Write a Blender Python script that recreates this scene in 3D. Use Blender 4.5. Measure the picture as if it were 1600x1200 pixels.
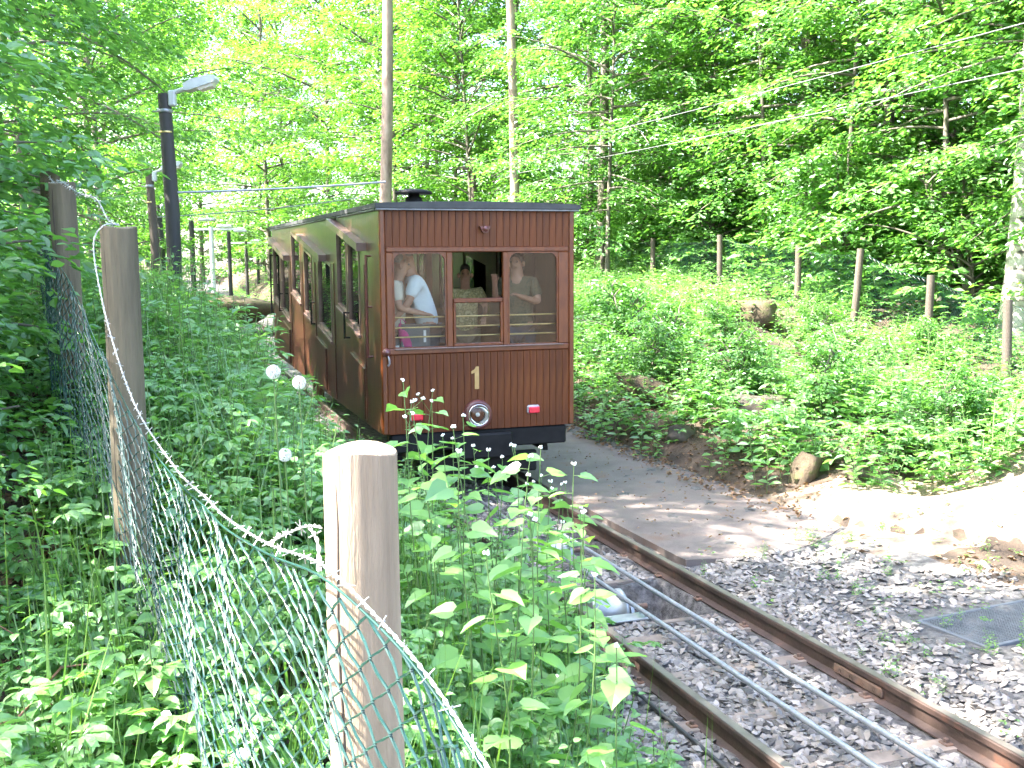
import bpy, math, random
import numpy as np
from math import radians, sin, cos, pi
from mathutils import Matrix, Vector

for o in list(bpy.data.objects):
    bpy.data.objects.remove(o, do_unlink=True)
SC = bpy.context.scene
COL = SC.collection

# ------------------------------------------------------------------ camera, sky, sun, exposure
PITCH, ROLL = radians(6.0), radians(0.7)
cam = bpy.data.cameras.new('camera')
cam.sensor_fit = 'HORIZONTAL'
cam.sensor_width = 36.0
cam.lens = 36.0 * 1650 / 1600
cam.clip_start = 0.05
cam.clip_end = 2000
camo = bpy.data.objects.new('camera', cam)
COL.objects.link(camo)
fw = Vector((0, cos(PITCH), -sin(PITCH)))
r0 = Vector((1, 0, 0))
u0 = r0.cross(fw)
rt = r0 * cos(ROLL) - u0 * sin(ROLL)
up = rt.cross(fw)
M = Matrix((rt, up, -fw)).transposed().to_4x4()
M.translation = (0, 0, 2.2)
camo.matrix_world = M
SC.camera = camo

SUN_AZ, SUN_EL = radians(-100), radians(52)       # azimuth clockwise from +Y: from the left, a little behind
to_sun = Vector((sin(SUN_AZ) * cos(SUN_EL), cos(SUN_AZ) * cos(SUN_EL), sin(SUN_EL)))
world = bpy.data.worlds.new('World')
SC.world = world
world.use_nodes = True
wn = world.node_tree
bg = wn.nodes['Background']
sky = wn.nodes.new('ShaderNodeTexSky')
sky.sky_type = 'NISHITA'
sky.sun_disc = False
sky.sun_elevation = SUN_EL
sky.sun_rotation = SUN_AZ
sky.air_density = 1.0
sky.dust_density = 3.0
sky.ozone_density = 1.0
wn.links.new(sky.outputs[0], bg.inputs[0])
bg.inputs[1].default_value = 0.15
sun = bpy.data.lights.new('sun', 'SUN')
sun.energy = 4.6
sun.angle = radians(0.5)
sun.color = (1.0, 0.95, 0.86)
suno = bpy.data.objects.new('sun', sun)
COL.objects.link(suno)
suno.rotation_euler = (-to_sun).to_track_quat('-Z', 'Y').to_euler()
suno.location = to_sun * 60
SC.view_settings.view_transform = 'Standard'
SC.view_settings.look = 'None'
SC.view_settings.gamma = 1.0
SC.view_settings.use_curve_mapping = False
SC.view_settings.exposure = 3.35
SC.cycles.max_bounces = 9
SC.cycles.diffuse_bounces = 7
SC.cycles.transmission_bounces = 4
SC.cycles.transparent_max_bounces = 10
SC.cycles.sample_clamp_indirect = 6
SC.cycles.use_denoising = True
SC.cycles.use_adaptive_sampling = True
SC.cycles.adaptive_threshold = 0.03

# ------------------------------------------------------------------ frame of the railway
TH = radians(18.9)
U2 = np.array([-sin(TH), cos(TH)])
N2 = np.array([cos(TH), sin(TH)])
T0 = 3.13


def W2(s, t):
    s = np.asarray(s, float); t = np.asarray(t, float) + T0
    return s * U2[0] + t * N2[0], s * U2[1] + t * N2[1]


def st(x, y):
    return x * U2[0] + y * U2[1], x * N2[0] + y * N2[1] - T0


def grade(s):
    s = np.asarray(s, float)
    return np.where(s < 10.1, np.clip(s - 8, 0, 3) ** 2 * 0.002, 0.0088 + 0.02 * (s - 10.1))


def sstep(a, b, x):
    k = np.clip((x - a) / (b - a), 0, 1)
    return k * k * (3 - 2 * k)


def wob(s, t):
    return (0.06 * np.sin(1.7 * s + 0.6 * t) * np.cos(1.3 * t - 0.5 * s) + 0.04 * np.sin(3.9 * s - 2.3 * t + 1)
            + 0.025 * np.sin(7.1 * t + 5.3 * s))


def Hst(s, t):
    s = np.asarray(s, float); t = np.asarray(t, float)
    zc = grade(s)
    bed = -0.15 + zc
    HL = np.interp(s, [-40, 0, 1.8, 4.3, 6.2, 8.2, 20, 80], [-0.2, 0.2, 0.52, 0.98, 1.33, 1.62, 1.95, 3.0])
    k = sstep(-1.15, -2.95, t)
    left = bed + (HL - bed) * k + 0.30 * np.clip(-t - 4.3, 0, 14) + 0.1 * np.clip(-t - 18.3, 0, 400)
    HR = np.interp(s, [-20, 4, 10.3, 12.3, 15.5, 18.5, 24, 60, 200], [0.0, 0.35, 0.62, 0.9, 1.38, 1.65, 1.85, 3.0, 4])
    tb = np.interp(s, [3, 6, 8], [4.2, 3.6, 2.6])
    kr = np.clip((t - tb) / (7.4 - tb), 0, 1) ** 0.5
    right = bed + 0.06 * sstep(0.62, 1.3, t) + (HR - bed) * kr + 0.22 * np.clip(t - 7.6, 0, 40) + 0.08 * np.clip(t - 47, 0, 400)
    z = np.where(t < 0, left, np.where(t > 0.6, right, bed))
    rough = np.clip(np.maximum(-t - 1.2, t - 2.6), 0, 1)
    hump = .13 * np.sin(1.1 * s + .7 * t) * np.sin(.9 * t * 2 - .6 * s) + .09 * np.sin(2.9 * s - 1.7 * t)
    return z + wob(s, t) * rough * 1.3 + hump * np.clip(t - 3.2, 0, 1) * np.clip(7.0 - t, 0, 1)


def H(x, y):
    return Hst(*st(np.asarray(x, float), np.asarray(y, float)))


# ------------------------------------------------------------------ materials
MATS = {}


def new_mat(name):
    m = bpy.data.materials.new(name)
    m.use_nodes = True
    n = m.node_tree
    n.nodes.clear()
    o = n.nodes.new('ShaderNodeOutputMaterial')
    MATS[name] = m
    return m, n, o


def noise(n, scale, detail=4, rough=0.6, coord='Object', sc=None):
    tc = n.nodes.new('ShaderNodeTexCoord')
    no = n.nodes.new('ShaderNodeTexNoise')
    no.inputs['Scale'].default_value = scale
    no.inputs['Detail'].default_value = detail
    no.inputs['Roughness'].default_value = rough
    if sc:
        mp = n.nodes.new('ShaderNodeMapping')
        mp.inputs['Scale'].default_value = sc
        n.links.new(tc.outputs[coord], mp.inputs[0])
        n.links.new(mp.outputs[0], no.inputs['Vector'])
    else:
        n.links.new(tc.outputs[coord], no.inputs['Vector'])
    return no


def ramp(n, src, stops):
    r = n.nodes.new('ShaderNodeValToRGB')
    e = r.color_ramp.elements
    while len(e) < len(stops):
        e.new(0.5)
    for i, (p, c) in enumerate(stops):
        e[i].position = p
        e[i].color = (*c, 1)
    n.links.new(src, r.inputs[0])
    return r


def surf(name, stops, scale=6, rough=0.7, metal=0.0, coat=0.0, bump=0.0, bscale=None, sc=None, island=0.0, rnd_obj=0.0, detail=5, spec=0.5, crough=0.1):
    m, n, o = new_mat(name)
    b = n.nodes.new('ShaderNodeBsdfPrincipled')
    no = noise(n, scale, detail, sc=sc)
    r = ramp(n, no.outputs[0], stops)
    col = r.outputs[0]
    if island or rnd_obj:
        if island:
            g = n.nodes.new('ShaderNodeNewGeometry'); out = g.outputs['Random Per Island']; amt = island
        else:
            g = n.nodes.new('ShaderNodeObjectInfo'); out = g.outputs['Random']; amt = rnd_obj
        mr = n.nodes.new('ShaderNodeMapRange')
        mr.inputs[3].default_value = 1 - amt; mr.inputs[4].default_value = 1 + amt
        n.links.new(out, mr.inputs[0])
        mx = n.nodes.new('ShaderNodeVectorMath'); mx.operation = 'SCALE'
        n.links.new(col, mx.inputs[0]); n.links.new(mr.outputs[0], mx.inputs['Scale'])
        col = mx.outputs[0]
    n.links.new(col, b.inputs['Base Color'])
    b.inputs['Roughness'].default_value = rough
    b.inputs['Metallic'].default_value = metal
    b.inputs['Coat Weight'].default_value = coat
    b.inputs['Coat Roughness'].default_value = crough
    b.inputs['Specular IOR Level'].default_value = spec
    if bump:
        nb = noise(n, bscale or scale * 2, 6, sc=sc)
        bp = n.nodes.new('ShaderNodeBump')
        bp.inputs['Strength'].default_value = bump
        bp.inputs['Distance'].default_value = 0.02
        n.links.new(nb.outputs[0], bp.inputs['Height'])
        n.links.new(bp.outputs[0], b.inputs['Normal'])
    n.links.new(b.outputs[0], o.inputs[0])
    return m


def leafmat(name, c1, c2, c3, trans=0.45, gloss=0.06, rough=0.4, per_object=False):
    m, n, o = new_mat(name)
    g = n.nodes.new('ShaderNodeObjectInfo' if per_object else 'ShaderNodeNewGeometry')
    r = ramp(n, g.outputs['Random' if per_object else 'Random Per Island'], [(0.0, c1), (0.5, c2), (1.0, c3)])
    d = n.nodes.new('ShaderNodeBsdfDiffuse')
    t = n.nodes.new('ShaderNodeBsdfTranslucent')
    gl = n.nodes.new('ShaderNodeBsdfGlossy')
    gl.inputs['Roughness'].default_value = rough
    gl.inputs['Color'].default_value = (0.9, 0.95, 1, 1)
    n.links.new(r.outputs[0], d.inputs[0])
    hs = n.nodes.new('ShaderNodeMixRGB'); hs.blend_type = 'MULTIPLY'; hs.inputs[0].default_value = 1
    hs.inputs[2].default_value = (1.6, 1.75, 0.8, 1)
    n.links.new(r.outputs[0], hs.inputs[1]); n.links.new(hs.outputs[0], t.inputs[0])
    m1 = n.nodes.new('ShaderNodeMixShader'); m1.inputs[0].default_value = trans
    n.links.new(d.outputs[0], m1.inputs[1]); n.links.new(t.outputs[0], m1.inputs[2])
    m2 = n.nodes.new('ShaderNodeMixShader'); m2.inputs[0].default_value = gloss
    n.links.new(m1.outputs[0], m2.inputs[1]); n.links.new(gl.outputs[0], m2.inputs[2])
    n.links.new(m2.outputs[0], o.inputs[0])
    return m


def glassmat(name, tint=(0.93, 0.96, 0.95), rough=0.0, ior=1.5):
    m, n, o = new_mat(name)
    tr = n.nodes.new('ShaderNodeBsdfTransparent'); tr.inputs[0].default_value = (*tint, 1)
    gl = n.nodes.new('ShaderNodeBsdfGlossy'); gl.inputs['Roughness'].default_value = rough
    fr = n.nodes.new('ShaderNodeFresnel'); fr.inputs[0].default_value = ior
    mx = n.nodes.new('ShaderNodeMixShader')
    n.links.new(fr.outputs[0], mx.inputs[0]); n.links.new(tr.outputs[0], mx.inputs[1]); n.links.new(gl.outputs[0], mx.inputs[2])
    n.links.new(mx.outputs[0], o.inputs[0])
    return m


leafmat('leaf_beech', (0.075, 0.18, 0.032), (0.105, 0.235, 0.042), (0.15, 0.30, 0.06), 0.5)
leafmat('leaf_maple', (0.065, 0.17, 0.04), (0.095, 0.225, 0.05), (0.135, 0.28, 0.065), 0.48)
leafmat('leaf_dark', (0.055, 0.145, 0.034), (0.08, 0.19, 0.045), (0.11, 0.23, 0.055), 0.45)
leafmat('leaf_hazel', (0.085, 0.205, 0.06), (0.12, 0.265, 0.075), (0.165, 0.33, 0.09), 0.42, 0.08)
leafmat('leaf_herb', (0.10, 0.225, 0.068), (0.13, 0.275, 0.08), (0.175, 0.34, 0.095), 0.42, 0.06)
leafmat('leaf_mustard', (0.12, 0.26, 0.08), (0.15, 0.31, 0.085), (0.17, 0.34, 0.07), 0.42, 0.06, 0.4, True)
leafmat('leaf_grass', (0.07, 0.16, 0.03), (0.10, 0.2, 0.04), (0.14, 0.24, 0.05), 0.4)
leafmat('leaf_litter', (0.10, 0.055, 0.03), (0.17, 0.10, 0.055), (0.26, 0.17, 0.10), 0.1, 0.03, 0.6)
surf('stem', [(0.3, (0.07, 0.14, 0.04)), (0.7, (0.11, 0.18, 0.05))], 10, 0.6)
surf('cane', [(0.3, (0.13, 0.05, 0.03)), (0.7, (0.20, 0.11, 0.06))], 10, 0.6)
surf('petal', [(0.3, (0.75, 0.78, 0.72)), (0.7, (0.85, 0.86, 0.82))], 30, 0.7)
surf('dandelion_fluff', [(0.3, (0.62, 0.62, 0.58)), (0.7, (0.8, 0.8, 0.77))], 30, 0.9)
surf('bark_grey', [(0.3, (0.075, 0.065, 0.05)), (0.6, (0.16, 0.14, 0.11)), (0.8, (0.10, 0.12, 0.06))], 5, 0.85, bump=0.7, bscale=14, sc=(1, 1, 0.3))
surf('bark_pine', [(0.3, (0.13, 0.085, 0.065)), (0.5, (0.26, 0.19, 0.15)), (0.75, (0.36, 0.28, 0.235))], 5, 0.85, bump=0.7, bscale=12, sc=(1, 1, 0.35))
surf('bark_birch', [(0.35, (0.06, 0.05, 0.045)), (0.45, (0.36, 0.33, 0.28)), (0.8, (0.5, 0.47, 0.42))], 4, 0.8, bump=0.5, bscale=10, sc=(0.6, 0.6, 2.2))
surf('soil', [(0.3, (0.028, 0.020, 0.014)), (0.5, (0.062, 0.042, 0.028)), (0.62, (0.10, 0.068, 0.045)), (0.75, (0.04, 0.058, 0.02))], 3.2, 0.95, bump=1.0, bscale=22, detail=8)
surf('pale_earth', [(0.3, (0.12, 0.085, 0.06)), (0.5, (0.22, 0.165, 0.12)), (0.68, (0.30, 0.24, 0.18))], 6, 0.95, bump=0.9, bscale=30, detail=8)
surf('ballast', [(0.35, (0.03, 0.027, 0.026)), (0.5, (0.085, 0.08, 0.078)), (0.7, (0.16, 0.15, 0.145))], 14, 0.9, bump=1.0, bscale=30, detail=8)
surf('stone', [(0.3, (0.13, 0.115, 0.103)), (0.7, (0.24, 0.215, 0.195))], 9, 0.85, island=0.55)
surf('stone_piece', [(0.3, (0.13, 0.115, 0.103)), (0.7, (0.24, 0.215, 0.195))], 9, 0.85, rnd_obj=0.55)
surf('asphalt', [(0.3, (0.095, 0.076, 0.068)), (0.55, (0.145, 0.116, 0.104)), (0.72, (0.15, 0.09, 0.066))], 2.3, 0.85, bump=0.35, bscale=60, detail=8)
surf('rock', [(0.3, (0.04, 0.035, 0.028)), (0.55, (0.105, 0.085, 0.065)), (0.75, (0.05, 0.07, 0.022))], 4, 0.9, bump=0.8, bscale=9)
surf('moss_wood', [(0.3, (0.04, 0.03, 0.018)), (0.5, (0.085, 0.062, 0.038)), (0.65, (0.06, 0.075, 0.018))], 6, 0.95, bump=0.8, bscale=18)
surf('rail_steel', [(0.3, (0.04, 0.025, 0.02)), (0.6, (0.07, 0.043, 0.034)), (0.75, (0.14, 0.062, 0.038))], 5, 0.62, 0.1, bump=0.2, bscale=40, sc=(1, 1, 1))
surf('rail_top', [(0.3, (0.13, 0.105, 0.09)), (0.7, (0.22, 0.185, 0.165))], 8, 0.5, 0.5)
surf('rust', [(0.3, (0.07, 0.045, 0.035)), (0.5, (0.15, 0.095, 0.07)), (0.75, (0.24, 0.12, 0.075))], 9, 0.85, 0.1, bump=0.3)
surf('sleeper', [(0.3, (0.13, 0.10, 0.08)), (0.6, (0.22, 0.175, 0.145)), (0.8, (0.25, 0.16, 0.11))], 6, 0.85, 0.0, bump=0.3)
surf('cable', [(0.3, (0.22, 0.235, 0.26)), (0.7, (0.34, 0.355, 0.39))], 40, 0.5, 0.5, sc=(1, 1, 1))
surf('cable_dark', [(0.3, (0.02, 0.02, 0.022)), (0.7, (0.05, 0.05, 0.052))], 20, 0.6)
surf('zinc', [(0.3, (0.28, 0.29, 0.30)), (0.7, (0.42, 0.43, 0.44))], 9, 0.45, 0.5)
surf('grating', [(0.3, (0.07, 0.078, 0.088)), (0.7, (0.12, 0.13, 0.145))], 9, 0.8, 0.0)
surf('post_wood', [(0.25, (0.055, 0.046, 0.03)), (0.5, (0.115, 0.095, 0.062)), (0.72, (0.16, 0.13, 0.085)), (0.85, (0.09, 0.095, 0.045))], 4, 0.9, bump=0.6, bscale=16, sc=(3, 3, 0.35))
surf('post_pale', [(0.25, (0.15, 0.105, 0.068)), (0.42, (0.26, 0.195, 0.135)), (0.58, (0.34, 0.26, 0.185)), (0.8, (0.24, 0.15, 0.11))], 4, 0.85, bump=0.6, bscale=18, sc=(3.5, 3.5, 0.3))
surf('post_end', [(0.3, (0.28, 0.21, 0.14)), (0.7, (0.45, 0.36, 0.26))], 30, 0.9, bump=0.4)
surf('crack', [(0.3, (0.05, 0.04, 0.03)), (0.7, (0.07, 0.05, 0.04))], 9, 0.95)
surf('wire_green', [(0.3, (0.006, 0.032, 0.027)), (0.7, (0.011, 0.052, 0.044))], 9, 0.36, 0.0, coat=0.25, crough=0.2)
surf('wire_zinc', [(0.3, (0.36, 0.37, 0.38)), (0.7, (0.52, 0.53, 0.54))], 30, 0.4, 0.6)
surf('pole_dark', [(0.3, (0.028, 0.026, 0.025)), (0.7, (0.055, 0.05, 0.048))], 5, 0.7, bump=0.3, sc=(2, 2, 0.3))
surf('pole_brown', [(0.3, (0.06, 0.045, 0.035)), (0.7, (0.11, 0.085, 0.065))], 5, 0.8, bump=0.3, sc=(2, 2, 0.3))
surf('lamp_grey', [(0.3, (0.48, 0.50, 0.51)), (0.7, (0.58, 0.60, 0.61))], 7, 0.45)
surf('lamp_lens', [(0.3, (0.55, 0.48, 0.42)), (0.7, (0.65, 0.58, 0.5))], 7, 0.25)
surf('pole_wire', [(0.3, (0.10, 0.10, 0.105)), (0.7, (0.16, 0.16, 0.165))], 7, 0.6, 0.0)
surf('band_steel', [(0.3, (0.25, 0.26, 0.28)), (0.7, (0.36, 0.37, 0.4))], 7, 0.4, 0.6)
# varnished timber of the car: grain runs along local Z
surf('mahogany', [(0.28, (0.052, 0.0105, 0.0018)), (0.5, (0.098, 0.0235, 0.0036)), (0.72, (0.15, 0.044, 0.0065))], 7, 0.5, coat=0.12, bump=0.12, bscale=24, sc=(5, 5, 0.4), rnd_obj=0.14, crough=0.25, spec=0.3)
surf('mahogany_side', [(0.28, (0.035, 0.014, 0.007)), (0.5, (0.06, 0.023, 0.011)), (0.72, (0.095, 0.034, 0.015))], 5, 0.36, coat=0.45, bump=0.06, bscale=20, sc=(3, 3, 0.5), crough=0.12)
surf('trim_wood', [(0.3, (0.078, 0.016, 0.0032)), (0.6, (0.135, 0.033, 0.006))], 6, 0.38, coat=0.4, sc=(3, 3, 1), crough=0.18)
surf('hood_wood', [(0.3, (0.10, 0.06, 0.05)), (0.7, (0.17, 0.11, 0.09))], 6, 0.4, coat=0.3)
surf('inside_wood', [(0.3, (0.035, 0.016, 0.008)), (0.7, (0.065, 0.03, 0.014))], 6, 0.6)
surf('roof_felt', [(0.3, (0.028, 0.03, 0.032)), (0.6, (0.055, 0.058, 0.06)), (0.8, (0.05, 0.065, 0.035))], 5, 0.75, bump=0.2)
surf('roof_edge', [(0.3, (0.16, 0.17, 0.19)), (0.7, (0.26, 0.27, 0.29))], 8, 0.5, 0.3)
surf('black_iron', [(0.3, (0.005, 0.005, 0.0055)), (0.7, (0.012, 0.0115, 0.012))], 8, 0.6, spec=0.2)
surf('brown_paint', [(0.3, (0.09, 0.025, 0.022)), (0.7, (0.13, 0.04, 0.035))], 8, 0.35, coat=0.3)
surf('brass', [(0.3, (0.55, 0.40, 0.16)), (0.7, (0.70, 0.54, 0.26))], 8, 0.3, 0.9)
surf('gold_paint', [(0.3, (0.36, 0.22, 0.075)), (0.7, (0.46, 0.3, 0.12))], 12, 0.6)
surf('chrome', [(0.3, (0.75, 0.75, 0.73)), (0.7, (0.85, 0.85, 0.83))], 8, 0.12, 1.0)
surf('red_lens', [(0.3, (0.62, 0.02, 0.045)), (0.7, (0.75, 0.035, 0.06))], 20, 0.25, coat=0.5)
surf('bezel', [(0.3, (0.40, 0.38, 0.42)), (0.7, (0.55, 0.52, 0.56))], 8, 0.35, 0.5)
glassmat('glass')
glassmat('lens_glass', (0.97, 0.97, 0.93), 0.03)
surf('skin', [(0.3, (0.34, 0.17, 0.11)), (0.7, (0.45, 0.25, 0.17))], 6, 0.55)
surf('hair_grey', [(0.3, (0.16, 0.15, 0.14)), (0.7, (0.30, 0.29, 0.27))], 30, 0.7)
surf('hair_dark', [(0.3, (0.018, 0.013, 0.01)), (0.7, (0.05, 0.035, 0.025))], 30, 0.6)
surf('hair_brown', [(0.3, (0.06, 0.03, 0.018)), (0.7, (0.13, 0.07, 0.04))], 30, 0.6)
surf('shirt_cream', [(0.3, (0.62, 0.57, 0.47)), (0.7, (0.72, 0.67, 0.57))], 5, 0.9)
surf('shirt_white', [(0.3, (0.58, 0.64, 0.68)), (0.7, (0.70, 0.75, 0.78))], 5, 0.9)
surf('shirt_olive', [(0.38, (0.05, 0.06, 0.035)), (0.5, (0.10, 0.095, 0.055)), (0.62, (0.06, 0.065, 0.035))], 22, 0.9)
surf('shirt_print', [(0.42, (0.50, 0.42, 0.20)), (0.5, (0.22, 0.2, 0.08)), (0.58, (0.55, 0.48, 0.26))], 24, 0.9)
surf('trousers', [(0.3, (0.05, 0.055, 0.07)), (0.7, (0.09, 0.095, 0.12))], 5, 0.9)
surf('trousers_tan', [(0.3, (0.22, 0.16, 0.10)), (0.7, (0.3, 0.23, 0.15))], 5, 0.9)
surf('eye_dark', [(0.3, (0.02, 0.015, 0.012)), (0.7, (0.03, 0.02, 0.015))], 5, 0.3)
surf('lips', [(0.3, (0.34, 0.10, 0.08)), (0.7, (0.4, 0.14, 0.11))], 5, 0.5)
surf('pink_cloth', [(0.3, (0.55, 0.05, 0.22)), (0.7, (0.65, 0.09, 0.28))], 8, 0.8)
surf('box_grey', [(0.3, (0.09, 0.10, 0.11)), (0.7, (0.13, 0.14, 0.15))], 8, 0.5)
surf('radio_black', [(0.3, (0.012, 0.012, 0.013)), (0.7, (0.025, 0.025, 0.027))], 8, 0.4)
surf('label_white', [(0.3, (0.72, 0.72, 0.72)), (0.7, (0.8, 0.8, 0.8))], 8, 0.6)
surf('bench', [(0.3, (0.14, 0.075, 0.035)), (0.7, (0.22, 0.12, 0.06))], 8, 0.45)

# ------------------------------------------------------------------ mesh helpers


def mesh_tris(name, V, F, mats, mi=None, smooth=False):
    """fast triangle mesh from numpy arrays"""
    V = np.ascontiguousarray(V, np.float32); F = np.ascontiguousarray(F, np.int32)
    me = bpy.data.meshes.new(name)
    me.vertices.add(len(V)); me.vertices.foreach_set('co', V.ravel())
    me.loops.add(len(F) * 3); me.loops.foreach_set('vertex_index', F.ravel())
    me.polygons.add(len(F))
    me.polygons.foreach_set('loop_start', np.arange(0, len(F) * 3, 3, dtype=np.int32))
    for m in mats:
        me.materials.append(MATS[m])
    if mi is not None:
        me.polygons.foreach_set('material_index', np.ascontiguousarray(mi, np.int32))
    me.polygons.foreach_set('use_smooth', np.full(len(F), smooth, bool))
    me.update(calc_edges=True)
    return me


def link(name, me, parent=None, label=None, cat=None, group=None, kind=None, loc=None):
    o = bpy.data.objects.new(name, me)
    COL.objects.link(o)
    if parent is not None:
        o.parent = parent
    if loc is not None:
        o.location = loc
    if label: o['label'] = label
    if cat: o['category'] = cat
    if group: o['group'] = group
    if kind: o['kind'] = kind
    return o


def empty(name, loc, label, cat, group=None, rz=0):
    o = link(name, None, None, label, cat, group)
    o.location = loc
    o.rotation_euler = (0, 0, rz)
    o.empty_display_size = 0.2
    return o


def copy_tree(o, parent=None):
    c = o.copy()
    COL.objects.link(c)
    c.parent = parent
    for ch in o.children:
        copy_tree(ch, c)
    return c


class MB:
    """collects polygons; build() links them as one mesh object"""

    def __init__(self):
        self.v = []; self.f = []; self.m = []; self.s = []

    def add(self, verts, faces, mat=0, smooth=False):
        b = len(self.v)
        self.v += [tuple(p) for p in verts]
        for f in faces:
            self.f.append([i + b for i in f]); self.m.append(mat); self.s.append(smooth)
        return self

    def box(self, c, d, mat=0, ch=0.0):
        x, y, z = c; a, b, h = d[0] / 2, d[1] / 2, d[2] / 2
        if ch <= 0:
            v = [(x + i * a, y + j * b, z + k * h) for i in (-1, 1) for j in (-1, 1) for k in (-1, 1)]
            return self.add(v, [(0, 1, 3, 2), (4, 6, 7, 5), (0, 4, 5, 1), (2, 3, 7, 6), (0, 2, 6, 4), (1, 5, 7, 3)], mat)
        # chamfered vertical/long edges on every axis: 24 verts
        c_ = min(ch, a * .9, b * .9, h * .9)
        v = []
        for i in (-1, 1):
            for j in (-1, 1):
                for k in (-1, 1):
                    v += [(x + i * a, y + j * (b - c_), z + k * (h - c_)), (x + i * (a - c_), y + j * b, z + k * (h - c_)), (x + i * (a - c_), y + j * (b - c_), z + k * h)]
        I = lambda i, j, k, n: ((i > 0) * 4 + (j > 0) * 2 + (k > 0)) * 3 + n
        fs = []
        for s_ in (-1, 1):
            q = [I(s_, -1, -1, 0), I(s_, 1, -1, 0), I(s_, 1, 1, 0), I(s_, -1, 1, 0)]; fs.append(q if s_ > 0 else q[::-1])
            q = [I(-1, s_, -1, 1), I(-1, s_, 1, 1), I(1, s_, 1, 1), I(1, s_, -1, 1)]; fs.append(q if s_ > 0 else q[::-1])
            q = [I(-1, -1, s_, 2), I(1, -1, s_, 2), I(1, 1, s_, 2), I(-1, 1, s_, 2)]; fs.append(q if s_ > 0 else q[::-1])
        for p in (-1, 1):
            for q_ in (-1, 1):
                fs.append([I(p, q_, -1, 0), I(p, q_, 1, 0), I(p, q_, 1, 1), I(p, q_, -1, 1)])
                fs.append([I(p, -1, q_, 0), I(p, 1, q_, 0), I(p, 1, q_, 2), I(p, -1, q_, 2)])
                fs.append([I(-1, p, q_, 1), I(1, p, q_, 1), I(1, p, q_, 2), I(-1, p, q_, 2)])
        for i in (-1, 1):
            for j in (-1, 1):
                for k in (-1, 1):
                    fs.append([I(i, j, k, 0), I(i, j, k, 1), I(i, j, k, 2)])
        return self.add(v, fs, mat)

    def tube(self, pts, r, n=8, mat=0, smooth=True, caps=True):
        pts = [Vector(p) for p in pts]
        rs = r if hasattr(r, '__len__') else [r] * len(pts)
        v = []; f = []
        ref = None
        for i, p in enumerate(pts):
            d = (pts[min(i + 1, len(pts) - 1)] - pts[max(i - 1, 0)]).normalized()
            if ref is None:
                ref = Vector((0, 0, 1)) if abs(d.z) < 0.9 else Vector((1, 0, 0))
            x = ref.cross(d).normalized(); y = d.cross(x); ref = y
            for k in range(n):
                a = 2 * pi * k / n
                v.append(p + (x * cos(a) + y * sin(a)) * rs[i])
        for i in range(len(pts) - 1):
            for k in range(n):
                a, b = i * n + k, i * n + (k + 1) % n
                f.append((a, b, b + n, a + n))
        self.add(v, f, mat, smooth)
        if caps:
            self.add([v[k] for k in range(n)], [list(range(n))[::-1]], mat)
            self.add([v[-n + k] for k in range(n)], [list(range(n))], mat)
        return self

    def lathe(self, prof, n=24, axis='z', o=(0, 0, 0), mat=0, smooth=True):
        v = []; f = []
        for (r, h) in prof:
            for k in range(n):
                a = 2 * pi * k / n
                p = (r * cos(a), r * sin(a), h)
                if axis == 'y': p = (p[0], p[2], p[1])
                if axis == 'x': p = (p[2], p[0], p[1])
                v.append((p[0] + o[0], p[1] + o[1], p[2] + o[2]))
        for i in range(len(prof) - 1):
            for k in range(n):
                a, b = i * n + k, i * n + (k + 1) % n
                f.append((a, b, b + n, a + n))
        return self.add(v, f, mat, smooth)

    def prism(self, poly, a0, a1, axis='y', mat=0):
        """extrude a 2-D polygon along an axis: y -> poly is (x,z); x -> poly is (y,z); z -> poly is (x,y)"""
        n = len(poly)
        def P(p, a):
            return (p[0], a, p[1]) if axis == 'y' else ((a, p[0], p[1]) if axis == 'x' else (p[0], p[1], a))
        v = [P(p, a0) for p in poly] + [P(p, a1) for p in poly]
        f = [list(range(n)), list(range(n, 2 * n))[::-1]] + [[i, (i + n), (i + 1) % n + n, (i + 1) % n] for i in range(n)]
        return self.add(v, f, mat)

    def mesh(self, name, mats):
        me = bpy.data.meshes.new(name)
        me.from_pydata(self.v, [], self.f)
        for m in ([mats] if isinstance(mats, str) else mats):
            me.materials.append(MATS[m])
        me.polygons.foreach_set('material_index', self.m)
        me.polygons.foreach_set('use_smooth', self.s)
        me.update()
        bm_fix(me)
        return me

    def build(self, name, mats, parent=None, **kw):
        return link(name, self.mesh(name, mats), parent, **kw)


def bm_fix(me):
    import bmesh
    bm = bmesh.new(); bm.from_mesh(me)
    bmesh.ops.recalc_face_normals(bm, faces=bm.faces)
    bm.to_mesh(me); bm.free()


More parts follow.
